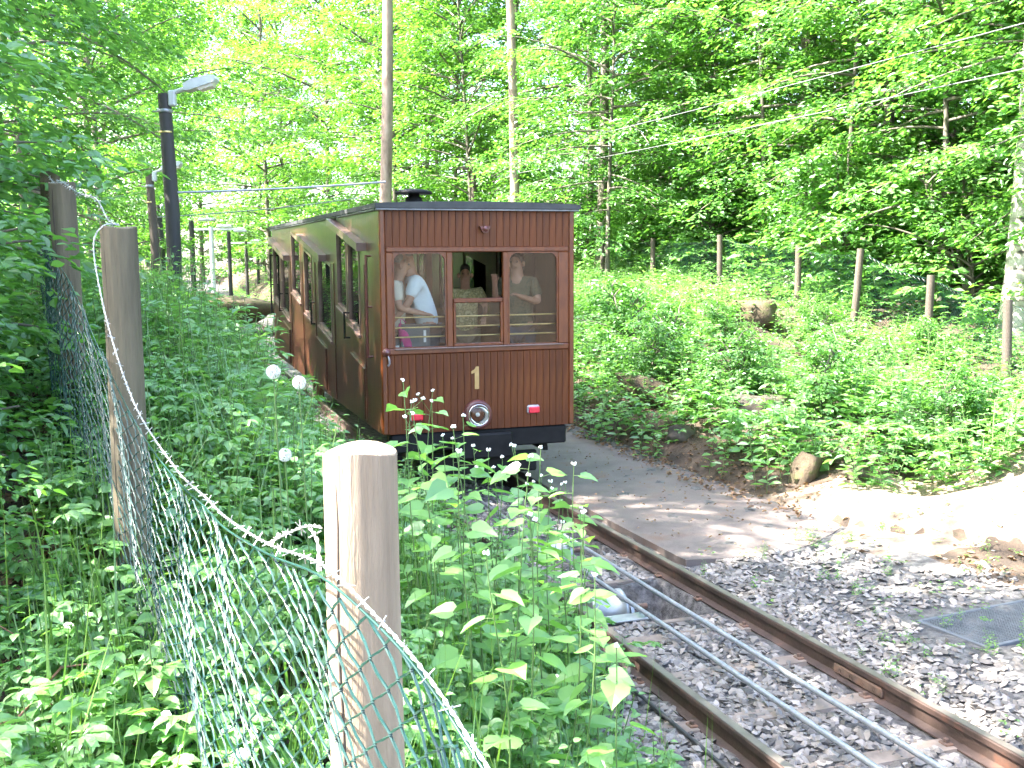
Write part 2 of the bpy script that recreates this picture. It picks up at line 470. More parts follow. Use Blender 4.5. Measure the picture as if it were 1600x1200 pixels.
# ------------------------------------------------------------------ leaf / plant templates (numpy)
def shape(kind):
    if kind == 'diamond':
        V = [(0, 0, 0), (-.3, .45, .07), (0, 1, -.06), (.3, .45, .07)]
        F = [(0, 2, 1), (0, 3, 2)]
    elif kind == 'hex':
        V = [(0, 0, 0), (-.25, .28, .06), (-.24, .62, .05), (0, 1, -.10), (.24, .62, .05), (.25, .28, .06)]
        F = [(0, 3, 2), (0, 2, 1), (0, 5, 4), (0, 4, 3)]
    elif kind == 'ovate':
        V = [(0, 0, 0), (-.25, .18, .05), (-.31, .42, .07), (-.2, .72, .03), (0, 1, -.14), (.2, .72, .03), (.31, .42, .07), (.25, .18, .05), (0, .42, 0), (0, .72, -.03)]
        F = [(0, 8, 1), (1, 8, 2), (8, 9, 2), (2, 9, 3), (3, 9, 4), (0, 7, 8), (7, 6, 8), (8, 6, 9), (6, 5, 9), (5, 4, 9)]
    elif kind == 'heart':
        V = [(0, 0, 0), (-.22, -.12, .05), (-.45, .08, .09), (-.42, .36, .08), (-.2, .7, .03), (0, 1, -.12), (.2, .7, .03), (.42, .36, .08), (.45, .08, .09), (.22, -.12, .05), (0, .4, -.01)]
        F = [(0, 1, 2), (0, 2, 3), (0, 3, 10), (10, 3, 4), (10, 4, 5), (0, 8, 9), (0, 7, 8), (0, 10, 7), (10, 6, 7), (10, 5, 6)]
    elif kind == 'blade':
        V = [(-.5, 0, 0), (.5, 0, 0), (-.42, .45, .05), (.42, .45, .05), (0, 1, -.12)]
        F = [(0, 1, 3), (0, 3, 2), (2, 3, 4)]
    return np.array(V, float), np.array(F, int)


def norm(a):
    return a / np.maximum(np.linalg.norm(a, axis=-1, keepdims=True), 1e-9)


def frames(d, nrm):
    y = norm(d); x = norm(np.cross(y, nrm)); z = np.cross(x, y)
    return np.stack([x, y, z], axis=-1)


def scatter(tv, tf, pos, R, sc, wid=None):
    """copies of a template at pos with rotation R and size sc -> V, F"""
    t = tv[None] * sc[:, None, None]
    if wid is not None:
        t = t * np.stack([wid, np.ones_like(wid), np.ones_like(wid)], -1)[:, None, :]
    V = np.einsum('nij,nkj->nki', R, t) + pos[:, None, :]
    n, k = len(pos), len(tv)
    F = tf[None] + (np.arange(n) * k)[:, None, None]
    return V.reshape(-1, 3), F.reshape(-1, 3)


class PT:
    """a plant template: leaves and stems as triangle soup with material slots"""

    def __init__(self):
        self.V = []; self.F = []; self.M = []; self.n = 0; self.bare = False

    def raw(self, V, F, m):
        self.V.append(V); self.F.append(F + self.n); self.M.append(np.full(len(F), m)); self.n += len(V)

    def leaf(self, kind, p, d, nrm, size, m=0, w=1.0):
        tv, tf = shape(kind)
        V, F = scatter(tv * np.array([w, 1, 1]), tf, np.array([p], float), frames(np.array([d], float), np.array([nrm], float)), np.array([size]))
        self.raw(V, F, m)

    def stem(self, pts, r, m=1):
        if self.bare: return
        pts = np.array(pts, float)
        rs = np.full(len(pts), r) if np.isscalar(r) else np.array(r)
        V = []
        for i in range(len(pts)):
            d = norm(pts[min(i + 1, len(pts) - 1)] - pts[max(i - 1, 0)])
            a = np.array([1., 0, 0]) if abs(d[0]) < .8 else np.array([0., 1, 0])
            x = norm(np.cross(a, d)); y = np.cross(d, x)
            for k in range(3):
                an = 2 * pi * k / 3
                V.append(pts[i] + (x * cos(an) + y * sin(an)) * rs[i])
        F = []
        for i in range(len(pts) - 1):
            for k in range(3):
                a, b = i * 3 + k, i * 3 + (k + 1) % 3
                F += [(a, b, b + 3), (a, b + 3, a + 3)]
        self.raw(np.array(V), np.array(F), m)

    def ball(self, p, r, m=2, n=6):
        V = [(0, 0, 1)]
        for j in range(1, 4):
            a = pi * j / 4
            V += [(sin(a) * cos(2 * pi * k / n), sin(a) * sin(2 * pi * k / n), cos(a)) for k in range(n)]
        V.append((0, 0, -1))
        F = [(0, 1 + k, 1 + (k + 1) % n) for k in range(n)]
        for j in range(2):
            for k in range(n):
                a, b = 1 + j * n + k, 1 + j * n + (k + 1) % n
                F += [(a, a + n, b + n), (a, b + n, b)]
        L = len(V) - 1
        F += [(L, 1 + 2 * n + (k + 1) % n, 1 + 2 * n + k) for k in range(n)]
        self.raw(np.array(V) * r + np.array(p), np.array(F), m)

    def arr(self):
        return np.concatenate(self.V), np.concatenate(self.F), np.concatenate(self.M)


def herb_elder(rng, leafk='ovate'):
    t = PT(); t.bare = leafk != 'ovate'
    for i in range(rng.integers(3, 6)):
        az = rng.uniform(0, 2 * pi); L = rng.uniform(.2, .42); lean = rng.uniform(.15, .6)
        d = np.array([cos(az) * lean, sin(az) * lean, 1]); d /= np.linalg.norm(d)
        p1 = d * L; t.stem([(0, 0, 0), p1 * .5 + np.array([0, 0, .02]), p1], .0025)
        out = np.array([cos(az), sin(az), .12])
        for j in (-1, 0, 1):
            a2 = az + j * 1.15
            dd = np.array([cos(a2), sin(a2), rng.uniform(-.15, .2)])
            base = p1 + dd * .03
            for k in (-1, 0, 1):
                a3 = a2 + k * .95
                d3 = np.array([cos(a3), sin(a3), rng.uniform(-.35, .15)])
                nz = np.array([rng.normal(0, .25), rng.normal(0, .25), 1])
                t.leaf(leafk, base + d3 * .008, d3, nz, rng.uniform(.055, .085), 0, rng.uniform(.85, 1.1))
    return t.arr()


def herb_nettle(rng, leafk='ovate', hh=(.3, .6), big=.085):
    t = PT(); t.bare = leafk == 'diamond'
    for q in range(rng.integers(1, 4)):
        h = rng.uniform(*hh); bx, by = rng.normal(0, .05, 2)
        lx, ly = rng.normal(0, .13, 2)
        top = np.array([bx + lx * h, by + ly * h, h]); base = np.array([bx, by, 0])
        t.stem([base, (base + top) / 2 + rng.normal(0, .012, 3), top], .0028)
        n = int(h / .06)
        a0 = rng.uniform(0, pi)
        for j in range(1, n + 1):
            p = base + (top - base) * (j / n); f = j / n
            size = big * (1.0 - .55 * max(0, f - .5) * 2) * rng.uniform(.75, 1.1)
            for k in (0, 1):
                a = a0 + j * pi / 2 + k * pi + rng.normal(0, .25)
                d = np.array([cos(a), sin(a), rng.uniform(-.25, .35)])
                nz = np.array([rng.normal(0, .25), rng.normal(0, .25), 1])
                t.leaf(leafk, p + d * .015, d, nz, size, 0, rng.uniform(.8, 1.1))
    return t.arr()


def herb_tri(rng, leafk='ovate'):
    t = PT(); t.bare = leafk != 'ovate'
    for i in range(rng.integers(3, 7)):
        az = rng.uniform(0, 2 * pi); L = rng.uniform(.12, .34); lean = rng.uniform(.2, 1.0)
        d = norm(np.array([cos(az) * lean, sin(az) * lean, 1])); p1 = d * L
        t.stem([(0, 0, 0), p1], .0022)
        for k in (-1, 0, 1):
            a = az + k * 1.3
            d3 = np.array([cos(a), sin(a), rng.uniform(-.3, .2)])
            t.leaf(leafk, p1, d3, np.array([rng.normal(0, .3), rng.normal(0, .3), 1]), rng.uniform(.06, .1), 0, rng.uniform(1, 1.25))
    return t.arr()


def herb_grass(rng):
    t = PT()
    tv, tf = shape('blade')
    for i in range(14):
        az = rng.uniform(0, 2 * pi); L = rng.uniform(.2, .5)
        d = np.array([cos(az) * rng.uniform(.1, .5), sin(az) * rng.uniform(.1, .5), 1])
        p = np.array([rng.normal(0, .04), rng.normal(0, .04), 0])
        V, F = scatter(tv * np.array([.016, 1, 1.6]), tf, p[None], frames(d[None], np.array([[cos(az), sin(az), .3]])), np.array([L]))
        t.raw(V, F, 0)
    return t.arr()


def herb_fern(rng):
    t = PT()
    for i in range(6):
        az = rng.uniform(0, 2 * pi); L = rng.uniform(.35, .6)
        pts = []
        for k in range(12):
            f = k / 11
            pts.append(np.array([cos(az) * L * .8 * f, sin(az) * L * .8 * f, L * .75 * sin(f * 1.9)]))
        t.stem(pts, .002)
        for k in range(2, 12):
            dd = norm(pts[k] - pts[k - 1]); side = norm(np.cross(dd, [0, 0, 1]))
            for sg in (-1, 1):
                t.leaf('diamond', pts[k], side * sg + dd * .35, np.cross(side, dd), .13 * sin(pi * (k - .5) / 12) + .02, 0, .45)
    return t.arr()


def merge_plants(name, temps, xs, ys, zs, scales, rng, mats, which=None, tilt=.12, kind='stuff', label=None, cat=None):
    V, F, Mi, n = [], [], [], 0
    idx = rng.integers(0, len(temps), len(xs)) if which is None else which
    yaw = rng.uniform(0, 2 * pi, len(xs))
    for k, (tv, tf, tm) in enumerate(temps):
        sel = np.where(idx == k)[0]
        if len(sel) == 0: continue
        c, s_ = np.cos(yaw[sel]), np.sin(yaw[sel])
        tx, ty = rng.normal(0, tilt, len(sel)), rng.normal(0, tilt, len(sel))
        up_ = norm(np.stack([tx, ty, np.ones(len(sel))], -1))
        R = frames(np.stack([-s_, c, -(-s_ * tx + c * ty)], -1), up_)
        v, f = scatter(tv, tf, np.stack([xs[sel], ys[sel], zs[sel]], -1), R, scales[sel])
        V.append(v); F.append(f + n); Mi.append(np.tile(tm, len(sel))); n += len(v)
    me = mesh_tris(name, np.concatenate(V), np.concatenate(F), mats, np.concatenate(Mi))
    return link(name, me, label=label, cat=cat, kind=kind)


# ------------------------------------------------------------------ ground, ballast, asphalt
def grid_mesh(name, ss, ts, zf, mat):
    S, T = np.meshgrid(ss, ts, indexing='ij')
    X, Y = W2(S, T)
    Z = zf(S, T)
    V = np.stack([X, Y, Z], -1).reshape(-1, 3)
    a = np.arange(len(ss) - 1)[:, None] * len(ts) + np.arange(len(ts) - 1)[None]
    a = a.ravel(); n = len(ts)
    F = np.concatenate([np.stack([a, a + 1, a + n + 1], -1), np.stack([a, a + n + 1, a + n], -1)])
    F = F[:, ::-1]
    me = mesh_tris(name, V, F, [mat], smooth=True)
    return me


def spaced(*segs):
    out = []
    for a, b, d in segs:
        out += list(np.arange(a, b - 1e-6, d))
    return np.array(out + [segs[-1][1]])


ss = spaced((-300, -40, 20), (-40, -6, 2), (-6, 1, .5), (1, 12, .16), (12, 30, .4), (30, 90, 2), (90, 400, 20))
tt = spaced((-300, -40, 20), (-40, -12, 2), (-12, -5, .5), (-5, -.6, .15), (-.6, 2.4, .25), (2.4, 9, .2), (9, 20, .8), (20, 50, 3), (50, 310, 20))


def ground_z(S, T):
    z = Hst(S, T)
    pit = ((S > 6.15) & (S < 7.05) & (np.abs(T) < .42)) | ((S > 7.85) & (S < 8.6) & (np.abs(T) < .42))
    return z - np.where(pit, .52, 0)


link('ground', grid_mesh('ground', ss, tt, ground_z, 'soil'), label='brown forest soil with leaf litter rising on both banks', cat='ground', kind='structure')


def ballast_z(S, T):
    z = Hst(S, T) + .015 + .012 * np.sin(9 * S + 4 * T) * np.sin(11 * T - 3 * S)
    edge = np.clip((np.abs(T) - 1.05) / .35, 0, 1)
    z = z - np.where(T < 0, edge * .06, 0)
    pit = ((S > 6.2) & (S < 7.0) & (np.abs(T) < .4)) | ((S > 7.9) & (S < 8.55) & (np.abs(T) < .4))
    return z - np.where(pit, .5, 0)


ballast = link('ballast_bed', grid_mesh('ballast_bed', spaced((-8, 1, .4), (1, 11, .1), (11, 40, .5), (40, 110, 3)), np.concatenate([np.arange(-1.35, 1.31, .09), np.arange(1.4, 2.7, .2)]), ballast_z, 'ballast'),
               label='grey crushed stone ballast under the rails', cat='ballast', kind='structure')

rs = random.Random(5)
# asphalt landing beside the track
ol = [(7.25, .78), (7.12, 1.3), (7.3, 2.0), (7.75, 2.62), (8.6, 2.66), (9.5, 2.56), (10.6, 2.5), (11.6, 2.42), (13.2, 2.3), (15, 2.25), (19, 2.2), (19, .78)]
import bmesh
ol2 = []
for i in range(len(ol)):
    a, b = ol[i], ol[(i + 1) % len(ol)]
    m = max(1, int(math.hypot(b[0] - a[0], b[1] - a[1]) / .14))
    for k in range(m):
        f = k / m
        j = 0 if abs(a[1] - .78) < .01 and abs(b[1] - .78) < .01 else rs.uniform(-.04, .04)
        ol2.append((a[0] + (b[0] - a[0]) * f + j, a[1] + (b[1] - a[1]) * f + j))
bm = bmesh.new()
vs = []
for s_, t_ in ol2:
    x, y = W2(s_, t_)
    vs.append(bm.verts.new((x, y, float(grade(s_)) - .068)))
fc = bm.faces.new(vs)
ex = bmesh.ops.extrude_face_region(bm, geom=[fc])
for e in ex['geom']:
    if isinstance(e, bmesh.types.BMVert): e.co.z -= .12
bmesh.ops.recalc_face_normals(bm, faces=bm.faces)
bmesh.ops.triangulate(bm, faces=[f for f in bm.faces if len(f.verts) > 4])
me = bpy.data.meshes.new('asphalt_path'); bm.to_mesh(me); bm.free(); me.materials.append(MATS['asphalt'])
link('asphalt_path', me, label='worn grey asphalt landing beside the car', cat='path', kind='structure')

# sheet of paler earth at the end of the landing
def earth_z(S, T):
    a = np.hypot((S - 7.5) / 1.25, (T - 3.75) / 1.75)
    return Hst(S, T) + .02 - .09 * np.clip(a + .18 * np.sin(5 * np.arctan2(S - 7.5, T - 3.75)) - .78, 0, 1) ** .7


link('earth_patch', grid_mesh('earth_patch', np.arange(6.0, 9.2, .1), np.arange(1.8, 6.0, .12), earth_z, 'pale_earth'), label='pale earth at the right end of the asphalt', cat='path', kind='structure')

# ballast stones: the largest as pieces, the rest in one mesh
rng = np.random.default_rng(11)


def stone_template(rng):
    n = 6
    V = [(0, 0, rng.uniform(.45, .7))] + [(cos(2 * pi * k / n + rng.uniform(-.3, .3)) * rng.uniform(.75, 1.15), sin(2 * pi * k / n + rng.uniform(-.3, .3)) * rng.uniform(.75, 1.15), rng.uniform(-.18, .3)) for k in range(n)] + [(0, 0, -.55)]
    V[0] = (rng.uniform(-.4, .4), rng.uniform(-.4, .4), V[0][2])
    F = [(0, 1 + k, 1 + (k + 1) % n) for k in range(n)] + [(n + 1, 1 + (k + 1) % n, 1 + k) for k in range(n)]
    V = np.array(V); V[:, 0] *= rng.uniform(.9, 1.4)
    return V, np.array(F)


stemp = [stone_template(rng) for _ in range(8)]


def in_pit(s, t):
    return ((s > 6.15) & (s < 7.05) & (np.abs(t) < .42)) | ((s > 7.85) & (s < 8.6) & (np.abs(t) < .42))


def rot_rand(rng, n, tilt=.5):
    yaw = rng.uniform(0, 2 * pi, n)
    u_ = norm(np.stack([rng.normal(0, tilt, n), rng.normal(0, tilt, n), np.ones(n)], -1))
    return frames(np.stack([np.cos(yaw), np.sin(yaw), np.zeros(n)], -1), u_)


def stones_at(n, s0, s1, t0, t1, dens=None):
    s = rng.uniform(s0, s1, n); t = rng.uniform(t0, t1, n)
    ok = ~in_pit(s, t) & (np.abs(np.abs(t) - .5) > .085)
    ok &= ~((s > 7.2) & (t > .7))
    ok &= ~((s > 4.82) & (s < 5.6) & (t > 1.4) & (t < 2.5))
    if dens is not None: ok &= rng.uniform(0, 1, n) < dens(s, t)
    s, t = s[ok], t[ok]
    x, y = W2(s, t)
    return s, t, x, y, ballast_z(s, t)


s, t, x, y, z = stones_at(19000, 2.2, 11, -1.25, 1.1)
s2, t2, x2, y2, z2 = stones_at(9000, 2.2, 7.4, .9, 3.4, lambda s, t: np.where(t < 1.6, .6, np.clip(.6 - .35 * (t - 1.6), .12, 1)) * np.where((s > 6.4) & (t > 2.3), .08, 1))
s, t, x, y, z = [np.concatenate(a) for a in ((s, s2), (t, t2), (x, x2), (y, y2), (np.asarray(z), np.where(t2 < 2.6, np.asarray(z2), Hst(s2, t2))))]
size = rng.uniform(.014, .034, len(s))
big = np.argsort(-(size / np.hypot(np.hypot(x, y), 2.2)) + 100 * ((s < 3.0) | (t < -1.0)))[:300]
mask = np.zeros(len(s), bool); mask[big] = True
V, F, n = [], [], 0
k = rng.integers(0, 8, len(s))
R = rot_rand(rng, len(s))
for q in range(8):
    sel = np.where((k == q) & ~mask)[0]
    v, f = scatter(stemp[q][0], stemp[q][1], np.stack([x[sel], y[sel], z[sel] + size[sel] * .25], -1), R[sel], size[sel])
    V.append(v); F.append(f + n); n += len(v)
link('gravel', mesh_tris('gravel', np.concatenate(V), np.concatenate(F), ['stone']), ballast, kind='stuff')
sm = [mesh_tris('stone', v, f, ['stone_piece']) for v, f in stemp]
for i in np.where(mask)[0]:
    o = link('stone', sm[k[i]], ballast)
    Rm = Matrix(R[i].tolist()).to_4x4() @ Matrix.Scale(size[i] * 1.15, 4)
    Rm.translation = (x[i], y[i], z[i] + size[i] * .3)
    o.matrix_world = Rm

# ------------------------------------------------------------------ rails, sleepers, cables, rollers


def Wz(s, t, h=0.0):
    x, y = W2(s, t)
    return Vector((float(x), float(y), float(grade(s)) + h))


def rail(name, t, label):
    # vignole rail: head, web, foot, head top at z = 0
    prof = [(-.05, -.13), (.05, -.13), (.05, -.122), (.012, -.105), (.008, -.045), (.028, -.036), (.03, -.008), (.026, -.0015)]
    prof2 = [(-a, b) for a, b in prof[2:]][::-1]
    pr = prof + prof2
    SS = [-8, 0, 4, 8, 10, 14, 20, 40, 70, 110]
    b = MB(); v = []
    for s_ in SS:
        for a, h in pr:
            v.append(Wz(s_, t + a, h))
    n = len(pr); f = []
    for i in range(len(SS) - 1):
        for q in range(n):
            f.append((i * n + q, i * n + (q + 1) % n, (i + 1) * n + (q + 1) % n, (i + 1) * n + q))
    b.add(v, f)
    root = b.build(name, 'rail_steel', label=label, cat='rail', group='rails of the railway')
    c = MB(); v = []
    for s_ in SS:
        v += [Wz(s_, t - .022, .0008), Wz(s_, t + .022, .0008)]
    c.add(v, [(2 * i, 2 * i + 1, 2 * i + 3, 2 * i + 2) for i in range(len(SS) - 1)])
    c.build('running_surface', 'rail_top', root)
    # rail clips with bolts where the sleepers cross
    for s_ in np.arange(2.77, 8.5, .62):
        for sg in (-1, 1):
            cb = MB()
            p = Wz(s_, t + sg * .062, -.117)
            cb.box((0, 0, 0), (.045, .06, .014), 0, .004)
            cb.lathe([(.014, .006), (.014, .024), (.001, .026)], 6, mat=0, smooth=False)
            o = cb.build('rail_clip', 'rust', root)
            o.location = p; o.rotation_euler = (0, 0, TH)
    # bolted joint plate
    if t > 0:
        for sg in (-1, 1):
            jb = MB().box((0, 0, 0), (.018, .42, .05), 0, .004)
            for k2 in (-.15, -.05, .05, .15):
                jb.lathe([(.013, 0), (.013, .014 * -sg - .0), (.001, .016 * -sg)], 6, axis='x', o=(sg * .012, k2, 0), smooth=False)
            o = jb.build('joint_plate', 'rust', root)
            o.location = Wz(4.75, t + sg * .02, -.075); o.rotation_euler = (0, 0, TH)
    return root


rail('running_rail', -.53, 'rusty steel rail with worn top on the side nearer the wire fence')
rail('running_rail', .53, 'rusty steel rail with bolted joint plate beside the asphalt landing')

slp = None
names_s = 0
for i, s_ in enumerate(np.arange(2.15, 9.6, .62)):
    if 6.1 < s_ < 7.1 or 7.8 < s_ < 8.65:
        s_ = s_ + 0
        w = .9
    b = None
    if slp is None:
        mb = MB()
        mb.prism([(-.075, -.05), (-.06, .008), (.06, .008), (.075, -.05)], -.9, .9, 'x')
        slp = mb.mesh('sleeper', 'sleeper')
    if (6.2 < s_ < 7.0) or (7.9 < s_ < 8.55):
        continue
    lab = 'brown sleeper in the ballast, %s' % {2: 'lowest at the bottom edge of the picture', 3: 'second from the bottom edge', 4: 'third from the bottom edge', 5: 'fourth from the bottom edge', 6: 'last before the roller pit', 9: 'between the two roller pits', 11: 'nearest to the car front'}.get(i, 'hidden by leaves close to the car')
    if i not in (2, 3, 4, 5, 6, 9): continue
    o = link('sleeper', slp, None, lab, 'sleeper', 'sleepers under the rails')
    o.location = Wz(s_, 0, -.128); o.rotation_euler = (0, 0, TH)


def line_obj(name, t, h, r, mat, label, cat, s0=-7, s1=9.9, n=8, group=None):
    pts = [Wz(q, t, h + .0015 * sin(q * 5)) for q in np.linspace(s0, s1, 24)]
    return MB().tube(pts, r, n).build(name, mat, label=label, cat=cat, group=group)


line_obj('haul_cable', -.115, -.045, .0165, 'cable', 'grey steel haulage cable nearer the fence, running between the rails', 'cable', group='haulage cables')
line_obj('haul_cable', .155, -.045, .0165, 'cable', 'grey steel haulage cable nearer the asphalt, running between the rails', 'cable', group='haulage cables')
line_obj('signal_cable', -.69, -.10, .011, 'cable_dark', 'thin black cable on the ballast beside the near rail', 'cable', -7, 40)


def roller(s_, t_, label):
    r = empty('cable_roller', Wz(s_, t_, -.17), label, 'roller', 'cable guide rollers', TH)
    R_ = .135
    b = MB().lathe([(.03, -.13), (.10, -.13), (R_ + .012, -.13), (R_ + .012, -.11), (R_ - .01, -.10), (R_ - .035, 0), (R_ - .01, .10), (R_ + .012, .11), (R_ + .012, .13), (.10, .13), (.03, .13)], 32, 'x')
    b.build('drum', 'zinc', r)
    MB().tube([(-.30, 0, 0), (.33, 0, 0)], .02, 10).build('axle', 'rust', r)
    for sx in (-.2, .2):
        MB().prism([(-.10, -.14), (.10, -.14), (.035, .03), (-.035, .03)], sx - .012, sx + .012, 'x').build('bearing_bracket', 'zinc', r)
    return r


ro = roller(6.62, -.20, 'grey cable roller drum in the pit between the rails, nearer one')
roller(8.2, -.02, 'grey cable roller farther up the track, half hidden by leaves')
for (sa, dep) in ((6.13, .9), (7.08, .9)):
    b = MB().box((0, 0, 0), (.84, .05, .24), 0, .004)
    o = b.build('pit_beam', 'sleeper', label='brown beam edging the %s side of the cable roller pit' % ('near' if sa < 6.5 else 'far'), cat='beam', group='pit edge beams')
    o.location = Wz(sa, 0, -.235); o.rotation_euler = (0, 0, TH)
b = MB().box((0, 0, 0), (.36, .13, .012), 0, .003)
for (a, c) in ((-.14, -.04), (.14, -.04), (-.14, .04), (.14, .04)):
    b.lathe([(.012, .005), (.012, .014), (.001, .015)], 8, o=(a, c, 0))
o = b.build('cover_plate', 'zinc', label='flat grey metal plate in front of the nearer cable roller', cat='plate')
o.location = Wz(6.24, -.22, -.1); o.rotation_euler = (0, 0, TH)

# metal grating on the gravel
g = empty('metal_grating', Wz(5.2, 1.98, -.078), 'grey metal grating lying on the gravel at right edge', 'grating', None, TH + .1)
MB().box((0, 0, -.012), (.98, .56, .01)).build('backing_plate', 'grating', g)
fb = MB()
for sg in (-1, 1):
    fb.box((sg * .475, 0, .005), (.03, .56, .022), 0, .003); fb.box((0, sg * .265, .005), (.92, .03, .022), 0, .003)
fb.build('rim', 'grating', g)
mb = MB()
for k2 in range(46):
    xx = -.46 + k2 * .02044
    mb.box((xx, 0, .003), (.006, .50, .016))
for k2 in range(24):
    mb.box((0, -.245 + k2 * .0213, .004), (.92, .005, .012))
mb.build('grating_bars', 'grating', g)

# ------------------------------------------------------------------ funicular car (local: x right, y away, z up; origin at front left corner above the rail)
CW, CL, ZB, ZT = 2.02, 9.2, 0.62, 2.82
car = empty('funicular_car', (0, 0, 0), 'brown varnished wooden funicular car number 1 standing on the rails', 'rail car')
car.location = Wz(10.13, -CW / 2, 0)
car.rotation_euler = (0, 0, TH)
car.rotation_euler = (Matrix.Rotation(TH, 4, 'Z') @ Matrix.Rotation(math.atan(.02), 4, 'X')).to_euler()


def cpart(mb, name, mat, parent=None, label=None):
    return mb.build(name, mat, parent if parent is not None else car, label=label)


WIN = [(.13, .665), (.73, 1.25), (1.31, 1.845)]
WZ0, WZ1 = 1.47, 2.40
FY = .045


def plank_row(parent, x0, x1, z0, z1, n, y=0.0, rr=random.Random(3), mat='mahogany'):
    w = (x1 - x0) / n
    me_cache = {}
    for i in range(n):
        b = MB().box((0, 0, 0), (w - .0022, .022, z1 - z0), 0, .0025)
        if not me_cache: me_cache['m'] = b.mesh('plank', mat)
        o = link('plank', me_cache['m'], parent)
        o.location = (x0 + w * (i + .5), y + .011 + rr.uniform(0, .0015), (z0 + z1) / 2)


# front wall: backing sheets with the window openings left free, planks and frame members on top
fwall = cpart(MB().box((CW / 2, .045, (ZB + 1.40) / 2), (CW - .02, .04, 1.40 - ZB)), 'front_wall', 'inside_wood')
cpart(MB().box((CW / 2, .045, (2.47 + ZT) / 2), (CW - .02, .04, ZT - 2.47)), 'upper_backing', 'inside_wood', fwall)
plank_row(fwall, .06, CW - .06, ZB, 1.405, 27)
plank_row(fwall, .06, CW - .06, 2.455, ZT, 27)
for (xx) in (.03, CW - .03):
    cpart(MB().box((xx, .03, (ZB + ZT) / 2), (.06, .075, ZT - ZB), 0, .012), 'corner_post', 'trim_wood', fwall)
# window frame members
cpart(MB().box((CW / 2, .02, 1.437), (CW - .12, .065, .06), 0, .01), 'sill_rail', 'trim_wood', fwall)
cpart(MB().box((CW / 2, -.018, 1.462), (CW - .26, .035, .016), 0, .005), 'sill_strip', 'hood_wood', fwall)
cpart(MB().box((CW / 2, .02, 2.43), (CW - .12, .05, .055), 0, .01), 'head_rail', 'trim_wood', fwall)
for xa, xb in ((.06, .13), (.665, .73), (1.25, 1.31), (1.845, CW - .06)):
    cpart(MB().box(((xa + xb) / 2, .022, (1.467 + 2.4025) / 2), (xb - xa, .05, 2.4025 - 1.467), 0, .008), 'window_post', 'trim_wood', fwall)


def corner_fill(xc, zc, r, sx, sz):
    pts = [(xc, zc)]
    for k in range(7):
        a = k / 6 * pi / 2
        pts.append((xc + sx * r * (1 - sin(a)), zc + sz * r * (1 - cos(a))))
    return pts


def window(parent, name, x0, x1, z0, z1, y, rounded=()):
    w = MB()
    e = .012
    f = [(x0, x1, z0, z0 + e), (x0, x1, z1 - e, z1)]
    for a, b_, c, d in f: w.box(((a + b_) / 2, y, (c + d) / 2), (b_ - a, .03, d - c))
    for a in (x0 + e / 2, x1 - e / 2): w.box((a, y, (z0 + z1) / 2), (e, .03, z1 - z0 - 2 * e))
    for c in rounded:
        if c == 'tl': w.prism(corner_fill(x0 + e * .5, z1 - e * .5, .10, 1, -1), y - .014, y + .014)
        if c == 'tr': w.prism(corner_fill(x1 - e * .5, z1 - e * .5, .10, -1, -1), y - .014, y + .014)
    fr = cpart(w, name, 'trim_wood', parent)
    cpart(MB().box(((x0 + x1) / 2, y, (z0 + z1) / 2), (x1 - x0 - .02, .005, z1 - z0 - .02)), 'pane', 'glass', fr)
    return fr


window(car, 'front_window', .131, .664, 1.468, 2.402, .022, ('tl', 'tr'))
window(car, 'front_window', 1.311, 1.844, 1.468, 2.402, .022, ('tl', 'tr'))
# middle window: sash lowered half way, upper half open
sash = MB()
sash.box((.99, .012, 1.925), (.515, .035, .045), 0, .008)
sash.box((.99, .012, 1.485), (.515, .035, .03), 0, .006)
for a in (.745, 1.235): sash.box((a, .012, 1.702), (.028, .033, .404), 0, .006)
so = cpart(sash, 'lowered_sash', 'trim_wood')
cpart(MB().box((.99, .014, 1.70), (.46, .005, .40)), 'pane', 'glass', so)

# number 1, gold, with flag and slim foot
one = [(.945, 1.035), (.99, 1.035), (.99, 1.262), (.958, 1.262), (.945, 1.235), (.91, 1.215), (.91, 1.19), (.945, 1.2)]
cpart(MB().prism([(x + .0, z) for x, z in one], -.004, .004), 'number', 'gold_paint', fwall, 'gold painted figure 1')

# headlight
hl = cpart(MB().lathe([(.155, .02), (.15, -.02), (.135, -.045), (.112, -.05), (.108, -.03), (.108, .0)], 40, 'y', (.97, 0, .775)), 'headlight', 'brown_paint')
cpart(MB().lathe([(.108, -.045), (.112, -.052), (.104, -.056), (.101, -.046)], 40, 'y', (.97, 0, .775)), 'ring', 'chrome', hl)
cpart(MB().lathe([(.104, -.04), (.09, -.015), (.06, .01), (.03, .02), (.001, .022)], 40, 'y', (.97, 0, .775)), 'reflector', 'chrome', hl)
cpart(MB().lathe([(.101, -.046), (.08, -.06), (.045, -.068), (.001, -.071)], 40, 'y', (.97, 0, .775)), 'lens', 'lens_glass', hl)
cpart(MB().lathe([(.001, -.035), (.018, -.03), (.022, -.01), (.015, .02)], 16, 'y', (.97, 0, .775)), 'bulb', 'label_white', hl)
for xx, zz in ((.335, .79), (1.565, .80)):
    tl = cpart(MB().box((xx, -.012, zz), (.135, .03, .085), 0, .014), 'tail_light', 'bezel')
    cpart(MB().box((xx + .006, -.03, zz - .006), (.118, .02, .066), 0, .009), 'lens', 'red_lens', tl)
# small signal bracket above the windows
cpart(MB().prism([(1.0, 2.655), (1.11, 2.655), (1.09, 2.61), (1.075, 2.59), (1.035, 2.59), (1.02, 2.61)], -.055, 0).lathe([(.03, -.02), (.03, -.07), (.001, -.075)], 12, 'y', (1.055, 0, 2.63)), 'signal_bracket', 'brown_paint')
